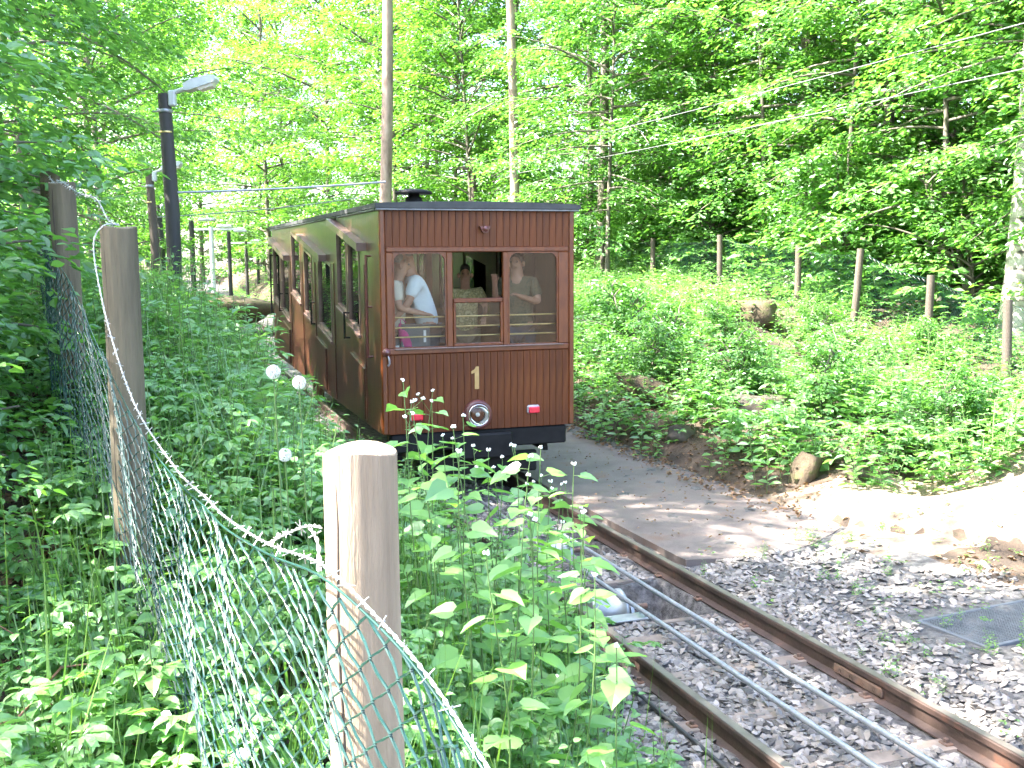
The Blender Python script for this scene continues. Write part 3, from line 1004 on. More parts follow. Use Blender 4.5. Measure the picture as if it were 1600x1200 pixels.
# ball valve / hose end at the corner
bv = cpart(MB().lathe([(.001, -.11), (.03, -.10), (.042, -.07), (.03, -.035), (.014, -.02), (.014, .0)], 16, 'y', (.035, 0, 1.44)), 'corner_knob', 'brown_paint')
cpart(MB().tube([(.045, -.075, 1.41), (.06, -.08, 1.37), (.065, -.07, 1.33), (.05, -.06, 1.31)], .01, 8), 'hook', 'bezel', bv)
# rain strip + roof
roof = MB()
n = 12
prof = []
for i in range(n + 1):
    xx = -.045 + (CW + .09) * i / n
    prof.append((xx, 2.872 + .022 * (1 - ((xx - CW / 2) / (CW / 2 + .045)) ** 2)))
poly = [(-.045, 2.825)] + prof + [(CW + .045, 2.825)]
roof.prism(poly, -.07, CL + .07)
ro_ = cpart(roof, 'roof', 'roof_felt')
cpart(MB().box((CW / 2, -.045, 2.814), (CW + .07, .03, .018), 0, .004), 'drip_strip', 'roof_edge', ro_)
for xx in (-.02, CW + .02):
    cpart(MB().box((xx, CL / 2, 2.814), (.03, CL - .1, .018), 0, .004), 'drip_strip', 'roof_edge', ro_)
# mushroom vent
vn = cpart(MB().lathe([(.10, 2.9), (.09, 2.98), (.06, 3.0), (.06, 3.03)], 24, 'z', (.62, 1.1, 0)), 'roof_vent', 'black_iron')
cpart(MB().lathe([(.001, 3.075), (.12, 3.07), (.19, 3.05), (.20, 3.03), (.19, 3.02), (.10, 3.025), (.05, 3.03)], 28, 'z', (.62, 1.1, 0)), 'cap', 'black_iron', vn)

# side walls with slanted, stepped windows
CELLS = [(1.03, 1.70, 1.54), (1.78, 2.42, 1.70), (2.86, 3.88, 1.33), (4.45, 5.15, 1.47), (5.55, 6.5, 1.68), (6.9, 7.9, 1.34), (8.05, 9.0, 1.50)]
SL = .145
HOODS = [(.64, 2.51, 2.47, 2.77), (3.17, 5.23, 2.35, 2.65), (6.77, 8.98, 2.34, 2.66)]


def side_wall(x, sg):
    """x: outer plane, sg: -1 for the left wall (faces -x)"""
    xi = x - sg * .045
    lo, hi = (min(x, xi), max(x, xi))
    wall = MB()
    # build as vertical strips: below sill, above head, and full-height posts between
    edges = [0.06]
    for a, b_, c in CELLS: edges += [a, b_]
    edges.append(CL - .0)
    for i in range(len(edges) - 1):
        a, b_ = edges[i], edges[i + 1]
        if i % 2 == 0:
            wall.prism([(a, ZB), (b_, ZB), (b_, ZT), (a, ZT)], lo, hi, 'x')
        else:
            c = CELLS[i // 2][2]
            h = .9 if c > 1.4 else .93
            e = c + SL * (b_ - a)
            wall.prism([(a, ZB), (b_, ZB), (b_, e), (a, c)], lo, hi, 'x')
            wall.prism([(a, c + h), (b_, e + h), (b_, ZT), (a, ZT)], lo, hi, 'x')
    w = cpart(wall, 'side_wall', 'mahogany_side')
    for a, b_, c in CELLS:
        h = .9 if c > 1.4 else .93
        e = c + SL * (b_ - a); m_ = (lo + hi) / 2
        fr = MB()
        q = .03
        xo = x + sg * .008; xn = x - sg * .03
        l2, h2 = min(xo, xn), max(xo, xn)
        fr.prism([(a, c - .005), (b_, e - .005), (b_, e + q), (a, c + q)], l2, h2, 'x')
        fr.prism([(a, c + h - q), (b_, e + h - q), (b_, e + h + .005), (a, c + h + .005)], l2, h2, 'x')
        fr.prism([(a - .005, c + q + .001), (a + q, c + q + SL * q + .001), (a + q, c + h - q + SL * q - .001), (a - .005, c + h - q - .001)], l2, h2, 'x')
        fr.prism([(b_ - q, e + q - SL * q + .001), (b_ + .005, e + q + .001), (b_ + .005, e + h - q - .001), (b_ - q, e + h - q - SL * q - .001)], l2, h2, 'x')
        f_ = cpart(fr, 'side_window', 'hood_wood')
        cpart(MB().prism([(a + .01, c + .01), (b_ - .01, e + .01), (b_ - .01, e + h - .01), (a + .01, c + h - .01)], m_ - .002, m_ + .002, 'x'), 'pane', 'glass', f_)
        # sloping sill ledge
        x1 = x + sg * .03
        cpart(MB().prism([(a - .02, c - .035), (b_ + .02, e - .035), (b_ + .02, e - .008), (a - .02, c - .008)], min(x, x1), max(x, x1), 'x'), 'sill', 'hood_wood', f_)
    for a, b_, z0, z1 in HOODS:
        x1 = x + sg * .10; x2 = x + sg * .001
        cpart(MB().prism([(a, z0 - .05), (b_, z1 - .05), (b_, z1 + .03), (a, z0 + .03)], min(x1, x2), max(x1, x2), 'x'), 'door_hood', 'hood_wood')
        # sliding door leaf proud of the wall
        x1 = x + sg * .022; x2 = x + sg * .001
        cpart(MB().prism([(a + .15, ZB + .05), (a + .95, ZB + .05), (a + .95, 1.30), (a + .15, 1.20)], min(x1, x2), max(x1, x2), 'x'), 'door_panel', 'mahogany_side')
        cpart(MB().tube([(x + sg * .06, a + 1.03, 1.75), (x + sg * .06, a + 1.03, 1.45)], .012, 8).tube([(x, a + 1.03, 1.74), (x + sg * .06, a + 1.03, 1.74)], .01, 8).tube([(x, a + 1.03, 1.46), (x + sg * .06, a + 1.03, 1.46)], .01, 8), 'door_handle', 'black_iron')
    # handrails at both ends
    for yy in (.42, CL - .12):
        hr = MB().tube([(x + sg * .05, yy, 2.38), (x + sg * .05, yy, 1.35)], .014, 8)
        for zz in (2.37, 1.86, 1.36): hr.tube([(x, yy, zz), (x + sg * .05, yy, zz)], .01, 8)
        cpart(hr, 'handrail', 'brown_paint' if yy < 1 else 'black_iron')
    # belt seams: vertical cover strips
    for yy in (.75, 2.64, 4.15, 5.36, 6.68):
        x1 = x + sg * .012; x2 = x + sg * .001
        cpart(MB().box(((x1 + x2) / 2, yy, (ZB + 2.3) / 2), (abs(x1 - x2), .035, 2.3 - ZB - .04)), 'cover_strip', 'mahogany_side', w)
    return w


side_wall(0.0, -1)
side_wall(CW, 1)
# back wall with two windows
bw = MB()
for a, b_, c, d in ((0.05, CW - .05, ZB, 1.5), (.05, CW - .05, 2.4, ZT), (.05, .25, 1.5, 2.4), (.93, 1.09, 1.5, 2.4), (1.77, CW - .05, 1.5, 2.4)):
    bw.box(((a + b_) / 2, CL - .025, (c + d) / 2), (b_ - a, .05, d - c))
cpart(bw, 'rear_wall', 'inside_wood')
for a, b_ in ((.25, .93), (1.09, 1.77)):
    window(car, 'rear_window', a, b_, 1.5, 2.4, CL - .025)
cpart(MB().box((CW / 2, CL / 2, .70), (CW - .1, CL - .2, .05)), 'floor', 'inside_wood')
cpart(MB().box((CW / 2, CL / 2, 2.79), (CW - .1, CL - .2, .03)), 'ceiling', 'inside_wood')
# interior: partition post pair, benches, brass bars and pole
for xx, yy in ((1.02, 2.1), (.62, 4.6), (1.40, 4.6)):
    cpart(MB().box((xx, yy, 1.74), (.09, .09, 2.04), 0, .01), 'interior_post', 'trim_wood')
for yy, fl in ((1.75, 1), (3.4, 1), (5.3, 1), (7.2, 1)):
    bn = cpart(MB().box((1.45, yy, 1.16), (.95, .42, .05), 0, .01), 'bench', 'bench')
    cpart(MB().box((1.45, yy + .23, 1.42), (.95, .04, .5), 0, .01), 'backrest', 'bench', bn)
    for xx in (1.05, 1.85): cpart(MB().box((xx, yy, .93), (.05, .36, .41)), 'leg', 'bench', bn)
for zz in (1.57, 1.665, 1.765):
    bb = MB().tube([(.08, .10, zz), (CW - .08, .10, zz)], .0085, 8)
    cpart(bb, 'brass_bar', 'brass')
cpart(MB().tube([(.83, .55, .73), (.83, .55, 2.77)], .014, 10), 'brass_pole', 'brass')
# underframe
uf = cpart(MB().box((CW / 2, .06, .52), (CW - .16, .10, .19), 0, .015).box((.45, CL / 2, .50), (.12, CL - .3, .16)).box((CW - .45, CL / 2, .50), (.12, CL - .3, .16)), 'underframe', 'black_iron')
cpart(MB().box((CW / 2, -.04, .46), (.62, .10, .26), 0, .02), 'buffer_plate', 'black_iron', uf)
cpart(MB().box((CW / 2, .1, .25), (1.25, .06, .22), 0, .015), 'rail_guard', 'black_iron', uf)
for xx in (.22, CW - .22):
    cpart(MB().box((xx, .5, .33), (.05, .5, .04)).box((xx, .28, .47), (.05, .04, .28)), 'step', 'black_iron', uf)
for yy in (1.5, 7.4):
    for sx in (-1, 1):
        x0 = CW / 2 + sx * .53
        wh = cpart(MB().lathe([(.05, -.05), (.31, -.05), (.33, -.04), (.33, .03), (.36, .035), (.36, .055), (.05, .055)] if sx < 0 else [(.05, .05), (.31, .05), (.33, .04), (.33, -.03), (.36, -.035), (.36, -.055), (.05, -.055)], 32, 'x', (x0, yy, .335)), 'wheel', 'rust')
        cpart(MB().lathe([(.001, -.09), (.08, -.085), (.09, .0)], 16, 'x', (x0, yy, .335)), 'hub', 'black_iron', wh)
    cpart(MB().tube([(CW / 2 - .5, yy, .335), (CW / 2 + .5, yy, .335)], .05, 12), 'axle', 'black_iron')

# ------------------------------------------------------------------ passengers
CARM = car.matrix_world.copy()
bpy.context.view_layer.update()
CARM = car.matrix_world.copy()


def skin_mesh(name, pts, edges, radii, mat, root, parent=None, sub=1):
    me = bpy.data.meshes.new(name)
    me.from_pydata(pts, edges, [])
    o = link(name, me, parent)
    sk = o.modifiers.new('skin', 'SKIN')
    sk.use_smooth_shade = True
    for i, r in enumerate(radii):
        d = me.skin_vertices[0].data[i]
        d.radius = (r, r) if np.isscalar(r) else r
        d.use_root = (i == root)
    sb = o.modifiers.new('subdivision', 'SUBSURF'); sb.levels = sub; sb.render_levels = sub
    me.materials.append(MATS[mat])
    return o


def person(loc, rz, label, shirt, hair, trous, lean=(0, 0, 0), headturn=(0, 0), arms=None, scale=1.0, long_hair=False):
    """standing figure; local +y is the way it faces"""
    root = empty('person', loc, label, 'person')
    root.rotation_euler = (0, 0, rz)
    root.scale = (scale,) * 3
    L = Vector(lean)
    pel = Vector((0, 0, .93)); ab = pel + Vector((0, 0, .17)) + L * .3; ch = pel + Vector((0, 0, .40)) + L * .8
    nb = pel + Vector((0, 0, .52)) + L; jaw = nb + Vector((headturn[0] * .3, .025 + headturn[1] * .3, .10)); mid = jaw + Vector((headturn[0] * .4, headturn[1] * .4, .075)); top = mid + Vector((headturn[0] * .3, -.02 + headturn[1] * .3, .085))
    nose = mid + Vector((headturn[0], .115, -.02))
    P = [pel, ab, ch, nb, jaw, mid, top, nose]
    E = [(0, 1), (1, 2), (2, 3), (3, 4), (4, 5), (5, 6), (5, 7)]
    Rr = [(.14, .11), (.13, .10), (.145, .105), .055, .068, (.078, .092), (.066, .08), .018]
    sh = {}
    arms = arms or {-1: ((-.26, .02, -.24), (-.22, .22, -.36)), 1: ((.26, .02, -.24), (.22, .22, -.36))}
    hands = []
    for sg in (-1, 1):
        sp = nb + Vector((sg * .175, 0, -.045)); el = nb + Vector(arms[sg][0]); wr = nb + Vector(arms[sg][1])
        b = len(P)
        d = (wr - el).normalized(); pm = wr + d * .075
        P += [sp, el, wr, pm]; E += [(2, b), (b, b + 1), (b + 1, b + 2), (b + 2, b + 3)]
        Rr += [.06, .042, .028, (.038, .018)]
        side = d.cross(Vector((0, 0, 1)));
        if side.length < .1: side = Vector((1, 0, 0))
        side.normalize(); dn = side.cross(d).normalized()
        for k, (off, ln) in enumerate(((-.028, .06), (-.010, .075), (.010, .07), (.028, .055))):
            q = len(P)
            k1 = pm + side * off + d * ln * .5; k2 = k1 + d * ln * .35 - dn * ln * .35
            P += [k1, k2]; E += [(b + 3, q), (q, q + 1)]; Rr += [.009, .0075]
        q = len(P)
        t1 = wr + d * .03 + side * .035 * -sg; t2 = t1 + d * .035 + side * .012 * -sg
        P += [t1, t2]; E += [(b + 2, q), (q, q + 1)]; Rr += [.010, .008]
        sh[sg] = (sp, el)
        hip = pel + Vector((sg * .095, 0, -.06)); kn = Vector((sg * .11, .03, .49)); an = Vector((sg * .11, -.01, .09)); ft = Vector((sg * .12, .15, .04))
        b = len(P)
        P += [hip, kn, an, ft]; E += [(0, b), (b, b + 1), (b + 1, b + 2), (b + 2, b + 3)]; Rr += [.085, .058, .042, (.045, .03)]
        sh[sg, 'leg'] = (hip, kn, an)
    skin_mesh('body', P, E, Rr, 'skin', 0, root, 2)
    # shirt: a shell over torso and upper arms
    SP = [pel + Vector((0, 0, -.06)), ab, ch, nb + Vector((0, 0, -.02))]
    SE = [(0, 1), (1, 2), (2, 3)]; SR = [(.175, .135), (.165, .13), (.18, .13), .068]
    for sg in (-1, 1):
        sp, el = sh[sg]; b = len(SP)
        SP += [sp + Vector((0, 0, .005)), sp.lerp(el, .75)]; SE += [(2, b), (b, b + 1)]; SR += [.082, .068]
    skin_mesh('shirt', SP, SE, SR, shirt, 0, root, 2)
    TP = [pel + Vector((0, 0, .02))]; TE = []; TR = [(.17, .13)]
    for sg in (-1, 1):
        hip, kn, an = sh[sg, 'leg']; b = len(TP)
        TP += [hip, kn, an + Vector((0, 0, .02))]; TE += [(0, b), (b, b + 1), (b + 1, b + 2)]; TR += [.105, .078, .065]
    skin_mesh('trousers', TP, TE, TR, trous, 0, root, 1)
    # hair: cap behind and above the face
    HP = [mid + Vector((0, -.045, .02)), top + Vector((0, -.012, .012)), top + Vector((0, .045, -.012))]
    HE = [(0, 1), (1, 2)]; HR = [(.08, .082), (.072, .075), .05]
    if long_hair:
        HP += [jaw + Vector((0, -.06, -.03))]; HE += [(0, 3)]; HR += [.06]
    skin_mesh('hair', HP, HE, HR, hair, 0, root, 2)
    # face: eyes, brows and mouth
    for sg in (-1, 1):
        MB().lathe([(.001, -.007), (.011, -.004), (.013, .002), (.008, .01)], 10, 'y', (mid.x + sg * .032, mid.y + .084, mid.z + .012)).build('eye', 'eye_dark', root)
        MB().lathe([(.001, -.02), (.028, -.01), (.03, .01), (.001, .02)], 10, 'x', (mid.x + sg * .082, mid.y + .0, mid.z - .01)).build('ear', 'skin', root)
    MB().box((mid.x, jaw.y + .066, jaw.z + .012), (.045, .014, .012), 0, .004).build('mouth', 'lips', root)
    return root


def in_car(x, y, z):
    return CARM @ Vector((x, y, z))


person(in_car(.22, .45, .725), TH - 1.9, 'passenger in a cream shirt behind the left front window, beside the black radio', 'shirt_cream', 'hair_grey', 'trousers_tan', (0, .06, 0), (0, .03),
       {-1: ((-.25, .05, -.26), (-.17, .28, -.36)), 1: ((.25, .04, -.27), (.16, .28, -.33))}, .95)
person(in_car(.60, .42, .725), TH + 1.5, 'passenger in a white short-sleeved shirt leaning at the left front window', 'shirt_white', 'hair_grey', 'trousers', (0, .16, -.02), (0, .06),
       {-1: ((-.24, .10, -.27), (-.17, .26, -.45)), 1: ((.24, .1, -.27), (.16, .28, -.42))}, 1.0)
person(in_car(1.58, .42, .725), TH + 2.5, 'passenger in a dark olive patterned top behind the right front window', 'shirt_olive', 'hair_dark', 'trousers', (0, .05, 0), (0, .03),
       {-1: ((-.25, .06, -.25), (-.12, .27, -.18)), 1: ((.26, .0, -.22), (.2, .20, -.02))}, .96, True)
person(in_car(1.2, 1.15, .725), TH + 2.9, 'passenger in a yellow printed shirt seen through the open middle window', 'shirt_print', 'hair_dark', 'trousers_tan', (0, .08, 0), (0, .05), None, .88)
person(in_car(.52, 2.7, .725), TH + 2.2, 'dim passenger with brown hair farther back inside the car', 'shirt_olive', 'hair_brown', 'trousers', (0, .05, 0), (0, .02), None, .92)

# things on the ledge behind the front windows
shelf = cpart(MB().box((CW / 2, .21, 1.40), (CW - .12, .27, .03), 0, .006), 'window_ledge', 'bench')


def put(o, x, y, z):
    o.matrix_world = CARM @ Matrix.Translation((x, y, z))


o = MB().box((0, 0, .13), (.30, .10, .26), 0, .012).box((0, 0, .263), (.31, .11, .012), 0, .004).box((.09, -.053, .15), (.025, .006, .12), 1).build('storage_box', ['box_grey', 'label_white'], label='dark grey box on the ledge behind the left front window', cat='box')
put(o, .40, .26, 1.417)
rd = MB().box((0, 0, .08), (.06, .035, .16), 0, .008).tube([(-.018, 0, .16), (-.018, 0, .30)], [.007, .004], 8).box((.005, -.0185, .05), (.035, .003, .04), 1).tube([(.015, 0, .16), (.015, 0, .178)], .008, 8).build('handheld_radio', ['radio_black', 'label_white'], label='black handheld radio with antenna in the corner of the left front window', cat='radio')
put(rd, .185, .16, 1.417)
pk = MB().lathe([(.001, 0), (.05, .005), (.06, .06), (.055, .16), (.03, .24), (.012, .27), (.001, .275)], 14).tube([(0, 0, .26), (.03, 0, .32), (.06, 0, .26)], .006, 6).build('pink_bag', 'pink_cloth', label='small pink bag between the two front passengers', cat='bag')
put(pk, .33, .17, 1.50)
pk.matrix_world = CARM @ Matrix.Translation((.33, .25, 1.44)) @ Matrix.Rotation(radians(-18), 4, 'Y')

# ------------------------------------------------------------------ left fence: round posts, green chain link, barbed wire
rng = np.random.default_rng(21)


def round_post(name, x, y, ztop, zbot, r, parent, mat, seed, label=None, lean=(0, 0)):
    rr = random.Random(seed)
    n = 28; rows = 14
    v = []; f = []
    for i in range(rows + 1):
        k = i / rows
        z = zbot + (ztop - zbot) * k
        for j in range(n):
            a = 2 * pi * j / n
            rad = r * (1 + .035 * sin(2 * a + seed) + .018 * sin(5 * a + 7 * k + seed) + .012 * sin(9 * a + seed * 2)) * (1.03 - .03 * k)
            v.append((x + rad * cos(a) + lean[0] * k, y + rad * sin(a) + lean[1] * k, z + (.006 * sin(a * 2 + seed) if i == rows else 0)))
    for i in range(rows):
        for j in range(n):
            a, b = i * n + j, i * n + (j + 1) % n
            f.append((a, b, b + n, a + n))
    mb = MB().add(v, f, 0, True)
    # slightly bevelled sawn end
    top = v[-n:]; cx = sum(p[0] for p in top) / n; cy = sum(p[1] for p in top) / n; ct = sum(p[2] for p in top) / n
    ring = [(cx + (p[0] - cx) * .965, cy + (p[1] - cy) * .965, p[2] + .003) for p in top]
    mb.add(top + ring, [(j, (j + 1) % n, n + (j + 1) % n, n + j) for j in range(n)], 0, False)
    mb.add(ring + [(cx, cy, ct + .0035)], [(j, (j + 1) % n, n) for j in range(n)], 1)
    o = mb.build(name, [mat, 'post_end' if mat == 'post_pale' else mat], parent, label=label)
    # drying cracks
    for a, z0, z1, w in ((-1.9 + rr.uniform(-.4, .4), .35, .98, .003), (-1.2 + rr.uniform(-.3, .3), .1, .6, .002)):
        pts = []; m_ = 14
        for q in range(m_):
            k = z0 + (z1 - z0) * q / (m_ - 1)
            aa = a + .05 * sin(q * 1.3 + seed)
            pts.append((x + lean[0] * k + r * 1.008 * cos(aa), y + lean[1] * k + r * 1.008 * sin(aa), zbot + (ztop - zbot) * k))
        MB().tube(pts, [w * .3] + [w] * (m_ - 2) + [w * .3], 5).build('drying_crack', 'crack', o)
    return o


lf = empty('wire_fence', (-.263, 1.8, float(H(-.263, 1.8))), 'sagging green chain link fence with round wooden posts and barbed wire in front', 'fence')
LF0 = Vector(lf.location)
LP = [(.95, -.35, 1.80, .068), (-.263, 1.8, 1.897, .066), (-1.468, 4.0, 2.385, .064), (-2.38, 5.7, 2.70, .066), (-3.15, 7.35, 2.92, .066), (-4.25, 9.6, 3.05, .066), (-5.05, 11.6, 3.15, .066)]
inv = Matrix.Translation(-LF0)
for i, (x, y, zt, r) in enumerate(LP):
    round_post('post', x - LF0.x, y - LF0.y, zt - LF0.z, float(H(x, y)) - .4 - LF0.z, r, lf, 'post_pale' if i <= 1 else ('post_wood'), 3 + i * 1.7,
               'pale weathered post, nearest in view' if i == 1 else None, (0, 0) if i != 3 else (.0, 0))

# chain link: control points (x, y, top z)
CP = [(.60, .10, 1.20), (.30, .62, 1.36), (.10, .98, 1.49), (-.05, 1.25, 1.60), (-.12, 1.38, 1.645), (-.2, 1.52, 1.675), (-.325, 1.725, 1.695), (-.47, 1.98, 1.665), (-.63, 2.26, 1.65), (-.76, 2.55, 1.635), (-.95, 2.93, 1.63), (-1.22, 3.42, 1.70), (-1.535, 3.955, 1.90), (-1.83, 4.5, 2.08), (-2.13, 5.1, 2.2), (-2.46, 5.67, 2.36), (-2.85, 6.5, 2.50), (-3.24, 7.33, 2.68)]
CP = np.array(CP)


def catmull(P, m=12):
    out = []
    for i in range(len(P) - 1):
        p0, p1, p2, p3 = P[max(i - 1, 0)], P[i], P[i + 1], P[min(i + 2, len(P) - 1)]
        for k in range(m):
            t = k / m
            out.append(.5 * ((2 * p1) + (-p0 + p2) * t + (2 * p0 - 5 * p1 + 4 * p2 - p3) * t * t + (-p0 + 3 * p1 - 3 * p2 + p3) * t ** 3))
    out.append(P[-1])
    return np.array(out)


def tri_tubes(lines, rad, n=4):
    """many polylines (L,K,3) -> V,F as n-sided tubes"""
    L, K, _ = lines.shape
    d = np.empty_like(lines); d[:, 1:-1] = lines[:, 2:] - lines[:, :-2]; d[:, 0] = lines[:, 1] - lines[:, 0]; d[:, -1] = lines[:, -1] - lines[:, -2]
    d = norm(d)
    ref = np.broadcast_to(np.array([.31, .27, .91]), d.shape)
    x = norm(np.cross(ref, d)); y = np.cross(d, x)
    V = []
    for k in range(n):
        a = 2 * pi * k / n
        V.append(lines + (x * cos(a) + y * sin(a)) * rad)
    V = np.stack(V, 2).reshape(-1, 3)
    base = (np.arange(L)[:, None] * K + np.arange(K - 1)[None]).reshape(-1) * n
    F = []
    for k in range(n):
        a = base + k; b = base + (k + 1) % n
        F += [np.stack([a, b, b + n], -1), np.stack([a, b + n, a + n], -1)]
    return V, np.concatenate(F)


def chain_link(path, height_fn, pitch, rows, rad, nside=4, sub=3, bulge=None):
    """path: (M,3) top line; returns V,F"""
    seg = np.r_[0, np.cumsum(np.linalg.norm(np.diff(path[:, :2], axis=0), axis=1))]
    total = seg[-1]
    nw = int(total / pitch)
    K = rows * sub + 1
    j = np.arange(K) / sub
    # rounded zigzag between -1 and 1
    tri = 2 * np.abs((j / 2) % 1 - .5) * 2 - 1
    tri = np.sign(tri) * (1 - (1 - np.abs(tri)) ** 1.0)
    i = np.arange(nw)
    sg = np.where(i % 2 == 0, 1, -1)
    a = (i[:, None] + .5) * pitch + sg[:, None] * tri[None] * pitch * .56
    a = np.clip(a, 0, total)
    X = np.interp(a, seg, path[:, 0]); Y = np.interp(a, seg, path[:, 1]); ZT_ = np.interp(a, seg, path[:, 2])
    hh = height_fn(X, Y, ZT_)
    v = j / rows
    Z = ZT_ - hh * v[None] + .006 * np.sin(a * 9 + v[None] * 6)
    # sideways belly of the slack netting
    dx = np.gradient(path[:, 0]); dy = np.gradient(path[:, 1]); ln = np.hypot(dx, dy)
    nx = np.interp(a, seg, -dy / ln); ny = np.interp(a, seg, dx / ln)
    off = .0022 * np.sign(np.sin(j * pi + .01))[None] * np.ones_like(a)
    if bulge is not None: off = off + bulge(a, v[None])
    return tri_tubes(np.stack([X + nx * off, Y + ny * off, Z], -1), rad, nside)


path = catmull(CP)
def fh(X, Y, ZT_):
    return np.clip(ZT_ - H(X, Y) + .05, .4, 1.25)
Vc, Fc = chain_link(path, fh, .041, 36, .0028, 4, 2, lambda a, v: .035 * np.sin(v * 3.0) * np.sin(a * 2.3 + .5) + .012 * np.sin(a * 11 + v * 5))
link('chain_link', mesh_tris('chain_link', Vc - np.array(LF0), Fc, ['wire_green']), lf, kind='stuff')
# top line wire
tl_ = path.copy(); tl_[:, 2] += .004
MB().tube([(p[0] - LF0.x, p[1] - LF0.y, p[2] - LF0.z) for p in tl_], .0024, 5).build('line_wire', 'wire_green', lf)
MB().tube([(p[0] - LF0.x, p[1] - LF0.y, p[2] - LF0.z - .48 - .05 * sin(p[1] * 1.1)) for p in tl_], .002, 5).build('line_wire', 'wire_green', lf)


def barbed(points, seed, parent, O):
    rr = random.Random(seed)
    P = catmull(np.array(points), 20)
    mb = MB()
    seg = np.r_[0, np.cumsum(np.linalg.norm(np.diff(P, axis=0), axis=1))]
    m = max(20, int(seg[-1] / .012))
    a = np.linspace(0, seg[-1], m)
    Q = np.stack([np.interp(a, seg, P[:, k]) for k in range(3)], -1)
    for ph in (0, pi):
        pts = [(q[0] - O.x + .0022 * cos(a[i] * 150 + ph), q[1] - O.y + .0012 * sin(a[i] * 150), q[2] - O.z + .0022 * sin(a[i] * 150 + ph)) for i, q in enumerate(Q)]
        mb.tube(pts, .0018, 4)
    s_ = .03
    while s_ < seg[-1] - .02:
        q = Vector([np.interp(s_, seg, P[:, k]) for k in range(3)]) - O
        for e in range(2):
            d = Vector((rr.uniform(-1, 1), rr.uniform(-1, 1), rr.uniform(-1, 1))).normalized()
            mb.tube([q - d * .015, q + d * .015], [.0012, .0010], 4)
            mb.tube([q + Vector((.004, 0, .003)), q + Vector((0, .004, -.003)), q + Vector((-.003, 0, .004))], .0014, 4)
        s_ += rr.uniform(.06, .085)
    return mb.build('barbed_wire', 'wire_zinc', parent)


barbed([(.60, .10, 1.23), (.30, .62, 1.38), (.10, .98, 1.505), (-.05, 1.25, 1.615), (-.12, 1.38, 1.66), (-.2, 1.52, 1.69), (-.32, 1.73, 1.715), (-.47, 1.99, 1.685), (-.63, 2.28, 1.67), (-.76, 2.56, 1.66), (-.95, 2.94, 1.66), (-1.22, 3.40, 1.78), (-1.42, 3.74, 2.0), (-1.52, 3.90, 2.22), (-1.535, 3.93, 2.34), (-1.50, 3.95, 2.395), (-1.468, 4.0, 2.398)], 1, lf, LF0)
barbed([(-1.468, 4.0, 2.398), (-1.60, 4.25, 2.43), (-1.78, 4.6, 2.54), (-2.05, 5.1, 2.60), (-2.38, 5.68, 2.712), (-2.75, 6.5, 2.76), (-3.15, 7.33, 2.9)], 2, lf, LF0)
# a hooked end round the near post
barbed([(-.36, 1.83, 1.755), (-.345, 1.80, 1.75), (-.335, 1.775, 1.73), (-.33, 1.75, 1.70)], 4, lf, LF0)
barbed([(-.47, 1.99, 1.69), (-.42, 1.92, 1.725), (-.37, 1.85, 1.755), (-.335, 1.80, 1.765)], 5, lf, LF0)

# ------------------------------------------------------------------ right fence on the bank
RP = [(2.261, 26, 3.05), (3.212, 24, 2.94), (4.135, 21, 2.90), (4.877, 18, 2.61), (5.435, 16.5, 2.51), (5.945, 15, 2.10), (6.105, 13, 1.80), (6.75, 10.6, 1.5)]
rf = empty('wire_fence', (5.945, 15, float(H(5.945, 15))), 'leaning chain link fence with slim brown posts along the right bank', 'fence')
RF0 = Vector(rf.location)
for i, (x, y, zt) in enumerate(RP):
    zb = min(float(H(x, y)) - .3, zt - 1.35)
    lean = ((.02, 0), (-.01, 0), (.0, .02), (.01, 0), (.14, 0), (.05, 0), (-.03, 0), (0, 0))[i]
    MB().tube([(x - RF0.x - lean[0], y - RF0.y, zb - RF0.z), (x - RF0.x - lean[0] * .4, y - RF0.y, (zb + zt) / 2 - RF0.z), (x - RF0.x, y - RF0.y, zt - RF0.z)], [.062, .058, .055], 12).build('post', 'pole_brown', rf)
rp = np.array([(x + .07 * N2[0], y + .07 * N2[1], zt - .08) for x, y, zt in RP])[::-1]
rp2 = []
for i in range(len(rp) - 1):
    for k in range(10):
        f_ = k / 10
        q = rp[i] * (1 - f_) + rp[i + 1] * f_
        q[2] -= .07 * sin(pi * f_)
        rp2.append(q)
rp2.append(rp[-1]); rp2 = np.array(rp2)
Vr, Fr = chain_link(rp2, lambda X, Y, Z: np.full_like(X, 1.05), .05, 30, .0022, 3, 1, lambda a, v: .05 * np.sin(v * 3) * np.sin(a * 1.1))
link('chain_link', mesh_tris('chain_link', Vr - np.array(RF0), Fr, ['wire_green']), rf, kind='stuff')
for i in range(len(RP) - 1):
    a, b = rp[i], rp[i + 1]
    pts = [(a[0] * (1 - f) + b[0] * f - RF0.x, a[1] * (1 - f) + b[1] * f - RF0.y, a[2] * (1 - f) + b[2] * f - .07 * sin(pi * f) - RF0.z + .01) for f in np.linspace(0, 1, 8)]
    MB().tube(pts, .003, 5).build('line_wire', 'wire_green', rf)

